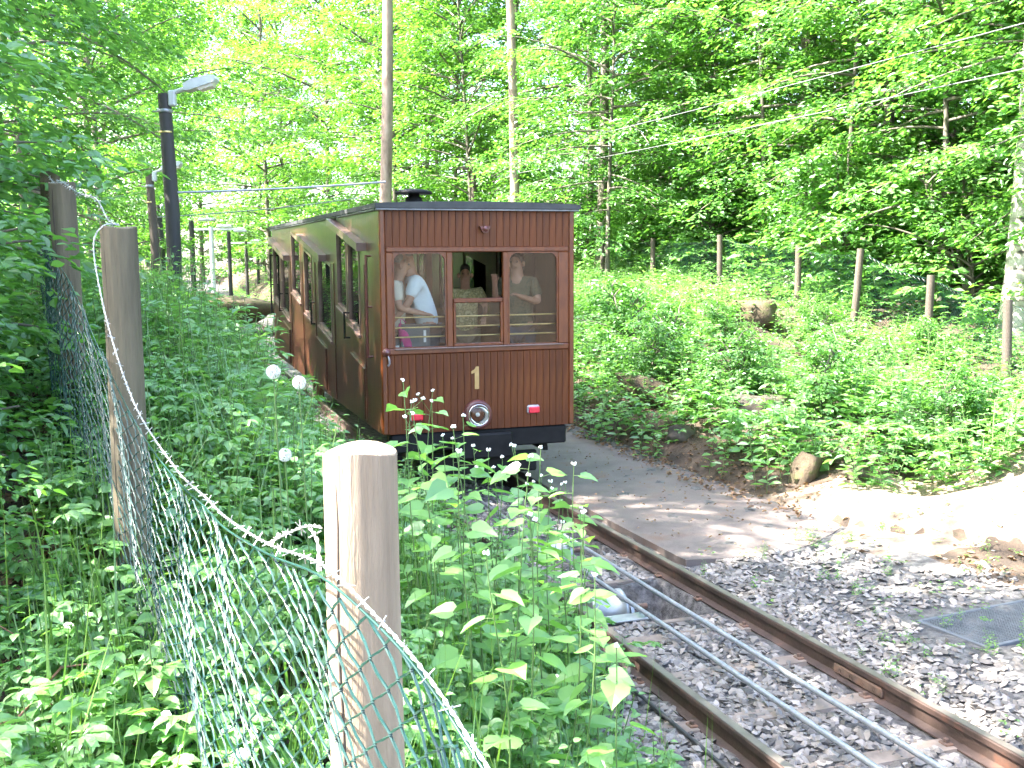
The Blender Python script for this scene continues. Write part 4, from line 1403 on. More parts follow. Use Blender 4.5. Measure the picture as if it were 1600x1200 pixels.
# ------------------------------------------------------------------ lamp post, poles and wires
def lamp_post(x, y, ztop, r, label, mat='pole_dark', head=1.0, arm=True, group=None):
    zb = float(H(x, y)) - .3
    root = empty('lamp_post', (x, y, zb), label, 'lamp post', group)
    h = ztop - zb
    MB().tube([(0, 0, 0), (.01, 0, h * .5), (-.03, 0, h)], [r * 1.12, r * 1.05, r * .92], 16).build('pole', mat, root)
    MB().lathe([(r * 1.02, h - .24), (r * 1.08, h - .235), (r * 1.08, h - .20), (r * 1.02, h - .195)], 16, o=(-.028, 0, 0)).build('band', 'band_steel', root)
    MB().lathe([(r * 1.02, h - .50), (r * 1.05, h - .495), (r * 1.05, h - .48), (r * 1.02, h - .475)], 16, o=(-.025, 0, 0)).build('band', 'brass', root)
    MB().tube([(-r - .1, 0, h - .22), (-r + .02, 0, h - .22)], .012, 6).build('insulator_pin', 'band_steel', root)
    k = head
    MB().box((r * .9, -.02, h - .06), (.09 * k, .10 * k, .20 * k), 0, .015).tube([(r * .9, -.02, h + .01), (r * .9 + .10 * k, -.03, h + .035), (r * .9 + .2 * k, -.03, h + .065)], .03 * k, 10).build('bracket', 'lamp_grey', root)
    # luminaire: tapered housing tilted up
    prof = [(0, -.035), (.02, .05), (.12, .075), (.36, .075), (.43, .05), (.44, .0), (.40, -.03), (.06, -.05)]
    hm = MB()
    pts2 = [(a * k, b * k) for a, b in prof]
    w = .10 * k
    hm.prism(pts2, -w, w)
    ho = hm.build('lamp_head', 'lamp_grey', root)
    ho.location = (r * .9 + .17 * k, -.03, h + .06); ho.rotation_euler = (0, -radians(14), 0)
    lo_ = MB().prism([(.16 * k, -.045 * k), (.40 * k, -.031 * k), (.37 * k, -.075 * k), (.19 * k, -.082 * k)], -w * .8, w * .8)
    lo_.build('diffuser', 'lamp_lens', ho)
    return root


lamp_post(-4.43, 14, 4.56, .088, 'tall dark lamp post with grey lamp head, nearest in view')
lamp_post(-6.05, 18.1, 3.95, .07, 'brown lamp post just left of the tall dark one', 'pole_brown', .8)
lamp_post(-7.6, 23.2, 3.75, .065, 'thin dark lamp post close behind the tall one', 'pole_dark', .75)
for (px, yy, zt, mat, lab, bar) in ((-11.05, 37, 4.15, 'pole_dark', 'far dark pole left of the pale crossbar pole', False),
                                    (-12.05, 43, 4.2, 'lamp_grey', 'far pale pole with white crossbar and lamp', True),
                                    (-13.2, 50, 4.3, 'pole_dark', 'far dark pole right of the pale crossbar pole', False),
                                    (-14.4, 58, 4.1, 'pole_dark', 'far dark pole with pale crossbar beside the distant curve', True),
                                    (-15.2, 64, 4.2, 'pole_dark', 'farthest thin pole left of the car rear', False)):
    zb = float(H(px, yy)) - .3
    r_ = empty('telegraph_pole', (px, yy, zb), lab, 'pole', 'far poles along the track')
    MB().tube([(0, 0, 0), (0, 0, zt - zb)], [.10, .085], 10).build('pole', mat, r_)
    if bar:
        MB().box((.25, 0, zt - zb - .1), (2.2, .08, .09), 0, .02).build('crossbar', 'lamp_grey', r_)
    MB().box((.55, 0, zt - zb + .02), (.6, .2, .11), 0, .03).build('lamp_head', 'lamp_grey', r_)


def wire(name, pts, r, mat, label, sag=0.0, group=None):
    P = []
    a, b = Vector(pts[0]), Vector(pts[1])
    for k in range(25):
        f = k / 24
        p = a.lerp(b, f); p.z -= 4 * sag * f * (1 - f)
        P.append(p)
    return MB().tube(P, r, 6).build(name, mat, label=label, cat='wire', group=group)


wire('span_wire', ((-4.35, 14, 3.30), (-1.75, 15.1, 3.50)), .016, 'band_steel', 'grey span wire from the tall lamp post to above the car roof', .02)
wire('span_wire', ((-6.0, 18.2, 3.22), (-3.2, 23.5, 3.9)), .012, 'band_steel', 'lower thin grey wire from the lamp posts to the trees', .05)


def ovw(t, h0, s0, s1, h1):
    return (tuple(Wz(s0, t, h0)), tuple(Wz(s1, t, h1)))


wire('overhead_wire', ((9.2, 1.9, 4.75), (-1.6, 34, 5.55)), .008, 'pole_wire', 'upper overhead wire slanting down from the top right', .12, 'overhead wires on the right')
wire('overhead_wire', ((9.25, 2.0, 4.30), (-.6, 31.2, 4.95)), .008, 'pole_wire', 'lower overhead wire slanting down from the top right', .12, 'overhead wires on the right')
# the wires' masts, one behind the viewer and one in the wood
for (x, y, zt, lab) in ((9.25, 1.9, 5.0, 'wooden wire mast on the right bank outside the view'), (-1.1, 32.8, 5.7, 'wooden wire mast hidden in the wood above the car')):
    zb = float(H(x, y)) - .4
    r_ = empty('wire_mast', (x, y, zb), lab, 'pole')
    MB().tube([(0, 0, 0), (0, 0, zt - zb)], [.11, .08], 12).build('pole', 'pole_brown', r_)
    MB().box((0, 0, zt - zb - .3), (1.3, .08, .1), 0, .01).build('crossarm', 'pole_brown', r_)

# ------------------------------------------------------------------ trees
def limb_tube(pts, rs, n=6):
    pts = np.array(pts)[None]
    L, K, _ = pts.shape
    d = np.empty_like(pts); d[:, 1:-1] = pts[:, 2:] - pts[:, :-2]; d[:, 0] = pts[:, 1] - pts[:, 0]; d[:, -1] = pts[:, -1] - pts[:, -2]
    d = norm(d); ref = np.broadcast_to(np.array([.61, .47, .2]), d.shape)
    x = norm(np.cross(ref, d)); y = np.cross(d, x)
    rs = np.array(rs)[None, :, None]
    V = np.stack([pts + (x * cos(2 * pi * k / n) + y * sin(2 * pi * k / n)) * rs for k in range(n)], 2).reshape(-1, 3)
    base = np.arange(K - 1) * n; F = []
    for k in range(n):
        a = base + k; b = base + (k + 1) % n
        F += [np.stack([a, b, b + n], -1), np.stack([a, b + n, a + n], -1)]
    return V, np.concatenate(F)


def tree_arrays(seed, Ht, lo, R, nb, twigs, lpt, leaf, shp='hex', r0=.14, bend=.3, elev=(10, 55), droop=.25, taper=.75, wood_n=6, multi=1):
    rng = np.random.default_rng(seed)
    WV, WF, wn = [], [], 0
    def wood(pts, rs, n=6):
        nonlocal wn
        v, f = limb_tube(pts, rs, n); WV.append(v); WF.append(f + wn); wn += len(v)
    P, D, Nn, S = [], [], [], []
    ph = rng.uniform(0, 6, 3)
    stems = []
    for m in range(multi):
        az = rng.uniform(0, 2 * pi) if multi > 1 else 0
        sp = (.55 * R * rng.uniform(.3, 1)) if multi > 1 else 0
        hs = np.linspace(0, Ht * (1 if m == 0 else rng.uniform(.6, .95)), 12)
        k = hs / hs[-1]
        tp = np.stack([bend * np.sin(k * 2.2 + ph[0]) * k + cos(az) * sp * k ** 1.3, bend * np.sin(k * 2.8 + ph[1]) * k + sin(az) * sp * k ** 1.3, hs], -1)
        wood(tp, r0 * (1.0 - .88 * k) * (1 + .35 * np.exp(-hs / .35)), 10)
        stems.append((tp, hs))
    for b in range(nb):
        tp, hs = stems[b % multi]
        f = (b + rng.uniform(0, 1)) / nb
        h = lo + (hs[-1] * .985 - lo) * f
        base = np.array([np.interp(h, hs, tp[:, q]) for q in range(3)])
        # crown outline: widest a third of the way up
        prof = (.55 + .45 * min(1, f / .3)) * (1 - taper * max(0, (f - .35) / .65) ** 1.6)
        L = R * prof * rng.uniform(.6, 1.15)
        az = b * 2.399 + rng.normal(0, .4)
        el = radians(elev[0] + (elev[1] - elev[0]) * f + rng.normal(0, 8))
        out = np.array([cos(az), sin(az), 0])
        ff = np.linspace(0, 1, 7)
        side = np.array([-sin(az), cos(az), 0]); wv = rng.normal(0, .12)
        bp = base + out * (L * cos(el) * ff)[:, None] + side * (wv * L * ff ** 2)[:, None]
        bp[:, 2] += L * sin(el) * ff - droop * L * ff ** 2
        wood(bp, (.012 + r0 * .28 * L / R) * (1 - .85 * ff) + .003, 5)
        for t_ in range(twigs):
            g = .22 + .78 * (t_ + rng.uniform(0, 1)) / twigs
            p0 = np.array([np.interp(g, ff, bp[:, q]) for q in range(3)])
            sg = 1 if t_ % 2 else -1
            ta = az + sg * rng.uniform(.5, 1.2) * (1.15 - .5 * g)
            tl = L * (.44 - .2 * g) * rng.uniform(.6, 1.25) + .12
            td = np.array([cos(ta), sin(ta), rng.normal(-.06, .14)])
            m = max(3, int(lpt * (tl / (.3 * R) + .3) * rng.uniform(.7, 1.2)))
            u_ = np.sqrt(rng.uniform(.02, 1, m))
            pos = p0 + td * (tl * u_)[:, None]
            pos[:, 2] -= .18 * tl * u_ ** 2
            perp = np.array([-td[1], td[0], 0])
            ls = np.where(rng.uniform(0, 1, m) < .5, 1, -1)
            pos += perp * (ls * rng.uniform(.0, .09, m))[:, None] + rng.normal(0, .018 + .02 * R / 3, (m, 3)) * np.array([1, 1, 1.2])
            d = td[None] * .75 + perp[None] * (ls * rng.uniform(.35, 1.2, m))[:, None] + rng.normal(0, .22, (m, 3)) + np.array([0, 0, -.18])
            P.append(pos); D.append(d)
            Nn.append(np.array([0, 0, 1.]) + out * .22 + rng.normal(0, .33, (m, 3)))
            S.append(leaf * rng.uniform(.65, 1.2, m))
    P, D, Nn, S = map(np.concatenate, (P, D, Nn, S))
    return (np.concatenate(WV), np.concatenate(WF)), (P, D, Nn, S), shp


def crown_mesh(arr, shp, mat, keep=None, name='crown'):
    P, D, Nn, S = arr
    if keep is not None: P, D, Nn, S = P[keep], D[keep], Nn[keep], S[keep]
    tv, tf = shape(shp)
    V, F = scatter(tv, tf, P, frames(D, Nn), S, np.random.default_rng(1).uniform(.85, 1.3, len(P)))
    return mesh_tris(name, V, F, [mat])


TT = {}


def template(key, mat, bark, **kw):
    wood, arr, shp = tree_arrays(**kw)
    TT[key] = (mesh_tris('trunk', wood[0], wood[1], [bark], smooth=True), crown_mesh(arr, shp, mat), len(arr[0]))


template('beech_a', 'leaf_beech', 'bark_grey', seed=1, Ht=10, lo=.4, R=3.1, nb=62, twigs=15, lpt=24, leaf=.105, r0=.065)
template('beech_b', 'leaf_beech', 'bark_grey', seed=2, Ht=12, lo=.5, R=3.6, nb=68, twigs=15, lpt=25, leaf=.112, r0=.075)
template('maple', 'leaf_maple', 'bark_grey', seed=3, Ht=8, lo=.25, R=2.7, nb=54, twigs=14, lpt=22, leaf=.12, r0=.055, elev=(15, 60), droop=.35)
template('dark', 'leaf_dark', 'bark_grey', seed=4, Ht=13, lo=.4, R=3.0, nb=72, twigs=16, lpt=26, leaf=.088, r0=.08, elev=(0, 45), droop=.4)
template('tall', 'leaf_beech', 'bark_grey', seed=5, Ht=19, lo=3.0, R=4.4, nb=72, twigs=14, lpt=18, leaf=.15, r0=.16, shp='diamond')
template('over', 'leaf_maple', 'bark_grey', seed=12, Ht=9, lo=1.7, R=3.3, nb=52, twigs=14, lpt=22, leaf=.115, r0=.06, elev=(-5, 50), droop=.3)
template('hazel', 'leaf_hazel', 'bark_grey', seed=6, Ht=4.8, lo=.2, R=2.3, nb=56, twigs=13, lpt=20, leaf=.095, r0=.04, multi=4, elev=(15, 55), droop=.3)
template('shrub', 'leaf_maple', 'bark_grey', seed=7, Ht=1.9, lo=.05, R=1.15, nb=40, twigs=9, lpt=13, leaf=.085, r0=.018, multi=5, elev=(20, 60), droop=.3)


def tree(key, name, x, y, label, cat='tree', sc=1.0, rz=0.0, group=None, dz=-.15, zs=None):
    tm, cm, _ = TT[key]
    root = empty(name, (x, y, float(H(x, y)) + dz), label, cat, group, rz)
    root.scale = (sc, sc, sc if zs is None else zs)
    link('trunk' if cat == 'tree' else 'stems', tm, root)
    link('crown' if cat == 'tree' else 'foliage', cm, root)
    return root


B = 'young beeches and maples in the wood'
TREES = [
    # right bank and behind it
    ('beech_b', 8.6, 14.6, 'leafy beech behind the birch trunk at the right edge', .95, .3),
    ('maple', 9.3, 17.3, 'bright maple behind the fence, left of the pale trunk at right edge', 1.05, 1.2),
    ('beech_a', 8.2, 19.9, 'beech with layered sprays over the leaning fence post', 1.0, 2.2),
    ('maple', 7.4, 21.5, 'low maple behind the middle of the right fence', .85, 3.9),
    ('beech_a', 7.0, 24.2, 'beech rising behind the dark slim trunk on the right', 1.1, .9),
    ('dark', 5.0, 26.5, 'dark green tree just right of the car roof', 1.0, 1.4),
    ('dark', 2.2, 29.5, 'dark green tree standing behind the car roof corner', 1.15, 2.7),
    ('beech_b', 9.6, 20.8, 'tall leafy beech beyond the fence near the right edge', 1.15, 4.1),
    ('beech_b', 8.0, 26.0, 'tall beech filling the upper right behind the wires', 1.2, 5.0),
    ('beech_a', 12.4, 22.5, 'sunlit beech at the far right of the wood', 1.2, .2),
    ('beech_b', 5.2, 31.0, 'beech deep in the wood under the wires', 1.2, 2.0),
    ('maple', 4.6, 29.0, 'small maple at the foot of the dark trees beside the car', .9, .6),
    ('beech_b', .2, 35.5, 'pale green beech above the middle of the car roof', 1.25, 1.1),
    ('beech_a', -2.0, 39.0, 'pale sunlit beech left of the reddish pine above the car', 1.3, 3.1),
    ('beech_b', -5.2, 44.0, 'bright beech above the rear of the car', 1.3, 4.4),
    ('beech_b', -3.4, 52.0, 'tall bright beech behind the lamp head clearing', 1.5, 2.5),
    ('beech_b', -9.4, 55.0, 'sunlit beech right of the far curve of the track', 1.9, .5),
    ('beech_b', 3.4, 45.0, 'large beech far behind the car on the slope', 1.5, 5.5),
    ('beech_b', 10.5, 38.0, 'large beech far up the right slope', 1.5, 3.3),
    ('beech_b', 16.5, 32.0, 'large beech far off at the upper right corner', 1.5, 1.9),
    ('over', 8.1, 14.0, 'maple branches hanging over the fence in front of the pale trunk', .95, 2.0),
    ('over', 7.0, 17.3, 'maple hanging low over the fence left of the leaning post', 1.0, .5),
    ('over', 6.3, 19.8, 'maple hanging low over the fence behind the mossy stump', 1.0, 4.0),
    ('over', 5.4, 22.8, 'maple hanging over the fence in the middle of the right bank', 1.05, 1.1),
    ('over', 4.0, 26.2, 'maple hanging over the last fence posts beside the car', 1.05, 3.0),
    ('over', 2.3, 25.3, 'maple branches leaning in over the right end of the car roof', 1.0, 5.2),
    ('beech_b', 10.8, 16.8, 'leafy beech filling the upper right corner', 1.1, 2.6),
    ('beech_a', -1.2, 33.5, 'beech between the two reddish pine trunks above the car', 1.25, .3),
    ('beech_b', -4.2, 38.5, 'beech just left of the left pine trunk above the car', 1.4, 5.0),
    ('beech_b', 7.2, 33.0, 'beech deep in the wood at upper right', 1.4, 1.7),
    # left of the track
    ('dark', -8.0, 17.6, 'dense dark tree left of the tall lamp post', .95, .4),
    ('beech_a', -8.6, 22.5, 'beech overhanging the track behind the lamp post', 1.15, 1.7),
    ('dark', -11.2, 28.5, 'dark tree beyond the lamp posts on the left', 1.2, 3.0),
    ('beech_b', -13.5, 35.0, 'beech arching over the track in the left distance', 1.25, 4.8),
    ('beech_b', -17.2, 46.0, 'beech left of the far curve of the track', 1.7, 2.1),
    ('beech_a', -22.5, 66.0, 'pale beech closing the far end of the track', 1.5, 1.0),
    ('beech_b', -17.6, 76.0, 'pale beech at the very end of the railway clearing', 1.5, 3.6),
    ('beech_b', -27.0, 93.0, 'tree closing the vista straight behind the far poles', 2.5, .7),
    ('beech_b', -22.0, 90.0, 'tree right of the vista at the far end of the track', 2.4, 2.9),
    ('beech_b', -32.0, 98.0, 'tree left of the vista at the far end of the track', 2.5, 5.1),
    ('beech_b', -14.0, 62.0, 'bright beech overhanging the far poles from the right', 1.9, 3.7),
    ('beech_b', -15.6, 74.0, 'tall beech far behind the rear of the car', 2.1, 4.2),
    ('beech_b', -5.0, 66.0, 'tall pale beech far above the car roof', 2.2, 1.3),
    ('maple', -6.4, 12.6, 'maple between the hazel and the tall lamp post', .9, 5.2),
]
for key, x, y, lab, sc, rz in TREES:
    tree(key, 'beech_tree' if key.startswith('beech') else ('maple_tree' if key in ('maple', 'over') else 'dark_tree'), x, y, lab, 'tree', sc, rz, B)
tree('hazel', 'hazel_tree', -4.75, 7.4, 'hazel with big leaves hanging over the posts at left edge', 'tree', 1.12, .6)
tree('hazel', 'hazel_tree', -4.1, 5.1, 'near hazel at the left edge in front of the farther fence posts', 'tree', .72, 2.4)
tree('hazel', 'hazel_tree', -7.2, 9.8, 'hazel farther back in the upper left corner', 'tree', 1.35, 3.9)


# trunks: reddish pines and a pale birch
def tall_trunk(name, x, y, h, r, bark, label, lean=(0, 0), crown=True, bend=.12, csc=.8):
    zb = float(H(x, y)) - .2
    root = empty(name, (x, y, zb), label, 'tree')
    k = np.linspace(0, 1, 14)
    pts = np.stack([lean[0] * k + bend * np.sin(k * 5), lean[1] * k, h * k], -1)
    V, F = limb_tube(pts, r * (1 - .5 * k) * (1 + .35 * np.exp(-k * h / .4)), 16)
    link('trunk', mesh_tris('trunk', V, F, [bark], smooth=True), root)
    if crown:
        c = link('crown', TT['tall'][1], root)
        c.location = (lean[0] * .8, lean[1] * .8, h - 15.5 * csc); c.scale = (csc,) * 3
    return root


tall_trunk('pine_tree', -3.75, 30.5, 21, .19, 'bark_pine', 'tall reddish pine trunk rising behind the car roof, left of centre', (.7, 0), csc=.6)
tall_trunk('pine_tree', .12, 27.0, 22, .125, 'bark_pine', 'pale reddish pine trunk rising behind the middle of the car roof', (-.5, 0), csc=.6)
tall_trunk('birch_tree', 7.05, 14.9, 15, .17, 'bark_birch', 'pale trunk patched with light at the right edge', (.25, 0), csc=.55)
tall_trunk('oak_tree', 7.15, 20.6, 17, .11, 'bark_grey', 'slim grey trunk crossing the overhead wires at upper right', (.15, 0), csc=.6)
tall_trunk('oak_tree', 6.6, 24.0, 18, .17, 'bark_grey', 'dark trunk half hidden by leaves under the upper wire', (-.3, 0), csc=.6)
tall_trunk('oak_tree', 2.35, 28.0, 18, .13, 'bark_grey', 'thin pale trunk among the dark trees right of the car', (.1, 0), csc=.6)

# unseen trees added to shade the track, leaves removed along sun rays for lit patches
TS = np.array(to_sun)
GAPS = [((3.4, 8.5, .05), 1.05), ((4.1, 9.8, .4), 1.3), ((4.7, 11.5, .8), 1.4), ((5.3, 13.3, 1.3), 1.5), ((6.1, 15, 2.0), 1.6), ((2.9, 7.7, 0), .5), ((3.7, 7.6, 0), .6), ((2.2, 5.2, 0), .2),
        ((-.34, 1.75, 1.3), .45), ((-.66, 2.33, 1.3), .45), ((-.5, 2.05, 1.25), .45), ((.3, 3.6, .9), .25), ((-.8, 5.0, 1.2), .25), ((7.2, 16.5, 3.0), 1.9), ((5.6, 19.0, 4), 1.6), ((7.5, 14.5, 6), 1.6), ((-2.5, 9, 1.5), .5), ((.25, 4.2, 1.2), .3)]


SHADE = [((2.1, 5.3, 0), 1.2), ((1.2, 4.4, 0), 1.0), ((1.6, 6.9, 0), 1.0), ((3.0, 6.0, 0), .9), ((2.3, 4.0, 0), .9), ((-1.9, 3.0, 1.0), .8), ((-.3, 10.3, 1.6), 1.5), ((-1.8, 13.5, 1.8), 1.6), ((1.3, 10.3, 0), 1.2), ((.4, 8.6, 0), 1.0)]


def shade_tree(i, x, y, sc, seed, label, mat='leaf_beech'):
    wood, arr, shp = tree_arrays(seed=seed, Ht=16, lo=4.2, R=4.6, nb=54, twigs=12, lpt=13, leaf=.17, r0=.2, shp='diamond')
    zb = float(H(x, y)) - .2
    wp = arr[0] * sc + np.array([x, y, zb])
    keep = np.random.default_rng(seed).uniform(0, 1, len(wp)) < .2
    for c, r in SHADE:
        d = wp - np.array(c)
        along = d @ TS
        keep |= (np.linalg.norm(d - along[:, None] * TS, axis=1) < r) & (along > 0)
    for c, r in GAPS:
        d = wp - np.array(c)
        along = d @ TS
        dist = np.linalg.norm(d - along[:, None] * TS, axis=1)
        keep &= ~((dist < r) & (along > 0))
    root = empty('unseen_shade_beech', (x, y, zb), label, 'tree', 'unseen shade beeches on the left slope')
    root.scale = (sc,) * 3
    link('trunk', mesh_tris('trunk', wood[0], wood[1], ['bark_grey'], smooth=True), root)
    link('crown', crown_mesh(arr, shp, mat, keep), root)


for i, (x, y, sc, lab) in enumerate([(-8.5, 2.0, 1.0, 'beside the walker on the left slope'), (-8.2, 8.6, 1.0, 'above the hazel on the left slope'), (-11.5, 4.2, 1.15, 'higher up the left slope'), (-6.9, 5.6, .9, 'close above the path'),
                                     (-10.5, 12.5, 1.1, 'left of the lamp post up the slope'), (-9.5, -4.0, 1.1, 'behind the viewer on the left'), (-3.2, -4.5, .95, 'behind the viewer by the fence'), (-12.5, 17.5, 1.1, 'far up the slope left of the lamps')]):
    shade_tree(i, x, y, sc, 40 + i, 'tall unseen beech added for shade, crown thinned for sun patches, ' + lab)

# far wood closing every view, one mass
rng = np.random.default_rng(77)
cl = []
for q in range(760):
    a = rng.uniform(radians(-75), radians(75)); d = rng.uniform(48, 105)
    cx, cy = d * sin(a) - 4, d * cos(a)
    s_, t_ = st(cx, cy)
    if abs(t_) < 6 and s_ < 95: continue
    cl.append((cx, cy, float(H(cx, cy)) + rng.uniform(.2, 1) ** 1.0 * rng.uniform(1, 24), rng.uniform(1.5, 3.2)))
P, D, Nn, S = [], [], [], []
for cx, cy, cz, r in cl:
    m = 190
    v = norm(rng.normal(0, 1, (m, 3))) * (rng.uniform(0, 1, m) ** .5)[:, None] * np.array([r, r, r * .55])
    P.append(np.array([cx, cy, cz]) + v); D.append(rng.normal(0, 1, (m, 3))); Nn.append(np.array([0, 0, 1.]) + rng.normal(0, .5, (m, 3))); S.append(rng.uniform(.3, .52, m))
tv, tf = shape('diamond')
V, F = scatter(tv, tf, np.concatenate(P), frames(np.concatenate(D), np.concatenate(Nn)), np.concatenate(S))
link('far_wood', mesh_tris('far_wood', V, F, ['leaf_beech']), label='pale green mass of distant woodland', cat='wood', kind='stuff')

# ------------------------------------------------------------------ shrubs, stumps, rocks on the right bank
def bank_xy(s_, t_):
    x, y = W2(s_, t_)
    return float(x), float(y)


for s_, t_, sc, rz, lab in ((9.2, 5.6, .6, 1.9, 'sunlit shrub on the bank under the pale trunk'),
                            (20.0, 5.4, .6, 4.0, 'shrub at the foot of the fence beyond the stump'),
                            (15.2, 4.2, .8, .9, 'shrub on the bank close to the car corner'), (13.2, 6.3, .55, .3, 'low bush on the bank crest right of the mossy stump'), (17.4, 5.2, .6, 2.8, 'low bush between the mossy stump and the car'), (14.2, 5.2, .5, 1.2, 'low bush behind the square stone'), (12.0, 3.9, .45, 3.3, 'low bush above the asphalt edge'), (13.4, 3.6, .5, 4.6, 'low bush by the rotten log'), (10.2, 4.2, .45, 5.5, 'low bush above the leaning stump'), (8.8, 4.6, .45, 2.6, 'low sunlit bush at the edge of the pale earth'), (18.8, 3.6, .7, 1.6, 'bush low on the bank beside the car'), (21.5, 4.2, .8, .2, 'bush farther along the bank beside the car'), (11.6, 6.7, .5, 2.0, 'low bush in front of the leaning fence post'), (10.9, 5.4, .6, 5.1, 'shrub beside the square stone in the bank'),
                            (23.5, 5.2, .8, 3.4, 'farthest shrub at the right side of the car'), (7.3, 6.6, .9, 2.2, 'shrub at the right edge above the sunny soil'), (5.6, 5.2, .7, 1.1, 'dark low shrub at the right edge beside the gravel')):
    x, y = bank_xy(s_, t_)
    tree('shrub', 'shrub', x, y, lab, 'shrub', sc * ((1.25 if t_ < 4.8 else .8) if sc < .62 else (1.0 if t_ < 6 else .8)), rz, 'shrubs on the right bank', -.1)
for i, (s_, t_, sc, rz, lab) in enumerate(((13.5, 9.2, 1.35, .4, 'bushy shrub beyond the fence left of the pale trunk'), (16.3, 8.9, 1.4, 1.5, 'bushy shrub beyond the leaning fence post'), (18.4, 9.3, 1.3, 3.0, 'bushy shrub beyond the fence behind the mossy stump'),
                                       (21.5, 9.0, 1.4, 4.4, 'bushy shrub beyond the fence at the middle of the right bank'), (24.5, 9.2, 1.5, 5.6, 'bushy shrub beyond the fence right of the car'), (27.5, 8.6, 1.4, .9, 'bushy shrub beyond the last fence posts beside the car'), (10.2, 9.4, 1.3, 2.4, 'bushy shrub behind the pale trunk at right edge'), (19.8, 11.5, 1.8, 2.1, 'taller shrub deep behind the middle of the right fence'), (14.8, 11.6, 1.8, 5.0, 'taller shrub deep behind the leaning post'))):
    x, y = bank_xy(s_, t_)
    tree('shrub', 'shrub', x, y, lab, 'shrub', sc, rz, 'shrubs beyond the right fence', -.1)
for x, y, sc, rz, lab in ((-2.75, 4.6, .8, .5, 'small shrub with pale leaves in front of the farther fence posts'), (-2.35, 3.45, .6, 2.0, 'low shrub at the left edge beside the netting'), (-3.5, 5.6, 1.0, 3.3, 'dark shrub behind the small pale one at left edge')):
    tree('shrub', 'shrub', x, y, lab, 'shrub', sc, rz, 'shrubs left of the fence', -.05)


def lump(name, x, y, dims, seed, mat, label, cat, dz=0.0, rz=0.0, flat=False):
    rr = np.random.default_rng(seed)
    bm = bmesh.new()
    bmesh.ops.create_icosphere(bm, subdivisions=3, radius=1)
    ph = rr.uniform(0, 6, 6)
    for v in bm.verts:
        c = v.co
        if flat:
            c.z = max(-.9, min(.75, c.z * 1.4)); c.x *= 1.1; c.y *= 1.1
        k = 1 + .16 * sin(3 * c.x + ph[0]) * cos(2.6 * c.y + ph[1]) + .1 * sin(6 * c.z + ph[2] + 4 * c.x) + .06 * sin(11 * c.y + ph[3])
        v.co = Vector((c.x * dims[0] * k, c.y * dims[1] * k, c.z * dims[2] * (k if not flat else 1 + (k - 1) * .3)))
    me = bpy.data.meshes.new(name); bm.to_mesh(me); bm.free()
    me.materials.append(MATS[mat])
    me.polygons.foreach_set('use_smooth', [True] * len(me.polygons))
    o = link(name, me, label=label, cat=cat)
    o.location = (x, y, float(H(x, y)) + dz); o.rotation_euler = (0, 0, rz)
    return o


x, y = 3.95, 17.2
lump('tree_stump', x, y, (.32, .32, .26), 1, 'moss_wood', 'broad mossy tree stump on the crest of the right bank', 'stump', .2, 0, True)
lump('tree_stump', 2.95, 10.5, (.12, .12, .24), 2, 'moss_wood', 'small mossy stump leaning at the foot of the right bank', 'stump', .08, .4, True).rotation_euler = (0, .35, 0)
lump('boulder', 3.05, 12.9, (.34, .3, .3), 3, 'rock', 'squarish pale stone half buried in the right bank', 'rock', .0, .5, True)
lump('boulder', 2.05, 12.75, (.2, .16, .13), 4, 'rock', 'small brown stone at the foot of the bank', 'rock', .03, 1.0)
lump('boulder', 3.35, 10.15, (.16, .13, .08), 6, 'rock', 'sandy stone beside the leaning stump', 'rock', .05, 1.0)
lg = lump('fallen_log', 1.95, 14.1, (.62, .15, .15), 5, 'moss_wood', 'rotten fallen log on the bank close to the car', 'log', .2, -.6)
lg.rotation_euler = (0, .3, -.5)
mo = lump('earth_mound', -10.0, 33.5, (2.4, 1.6, .55), 9, 'moss_wood', 'brown undercut earth mound left of the distant track', 'mound', .3, .2)

# ------------------------------------------------------------------ herb layer
rng = np.random.default_rng(31)
near_t = [herb_elder(rng) for _ in range(4)] + [herb_nettle(rng) for _ in range(5)] + [herb_tri(rng) for _ in range(3)]
deep_t = [herb_elder(rng, 'diamond') for _ in range(4)] + [herb_nettle(rng, 'diamond', (.3, .6), .12) for _ in range(4)] + [herb_tri(rng, 'diamond') for _ in range(3)]
far_t = [herb_elder(rng, 'hex') for _ in range(4)] + [herb_nettle(rng, 'hex', (.3, .6), .1) for _ in range(4)] + [herb_tri(rng, 'hex') for _ in range(3)]


def place(n, s0, s1, t0, t1, dens=None):
    s = rng.uniform(s0, s1, n); t = rng.uniform(t0, t1, n)
    if dens is not None:
        ok = rng.uniform(0, 1, n) < dens(s, t); s, t = s[ok], t[ok]
    x, y = W2(s, t)
    return s, t, np.asarray(x), np.asarray(y), Hst(s, t) - .02


def patch(s, t):
    return .5 + .5 * np.sin(1.9 * s + 1.1 * t + 1) * np.cos(1.4 * t - .8 * s)


# left bank between fence and track
s, t, x, y, z = place(1750, 1.2, 6.6, -3.6, -1.12)
merge_plants('ground_cover', near_t, x, y, z, rng.uniform(.62, 1.0, len(x)), rng, ['leaf_herb', 'stem'], label='lush green herbs covering the bank between fence and near rail', cat='ground cover')
s, t, x, y, z = place(2200, 6.6, 26, -4.2, -1.05, lambda s, t: np.where(s < 12, 1.0, .6) * np.where((s > 15) & (t > -2.0), 0, 1))
merge_plants('ground_cover', far_t, x, y, z, rng.uniform(.8, 1.35, len(x)) * np.interp(s, [11, 15], [1, .55]), rng, ['leaf_herb', 'stem'], label='green herbs along the left side of the car and lamp posts', cat='ground cover')
s, t, x, y, z = place(330, 5.0, 10.2, -1.6, -.8)
merge_plants('ground_cover', near_t[4:9] + far_t[:4], x, y, z, rng.uniform(.9, 1.35, len(x)), rng, ['leaf_herb', 'stem'], label='herbs crowding over the near rail in front of the car', cat='ground cover')
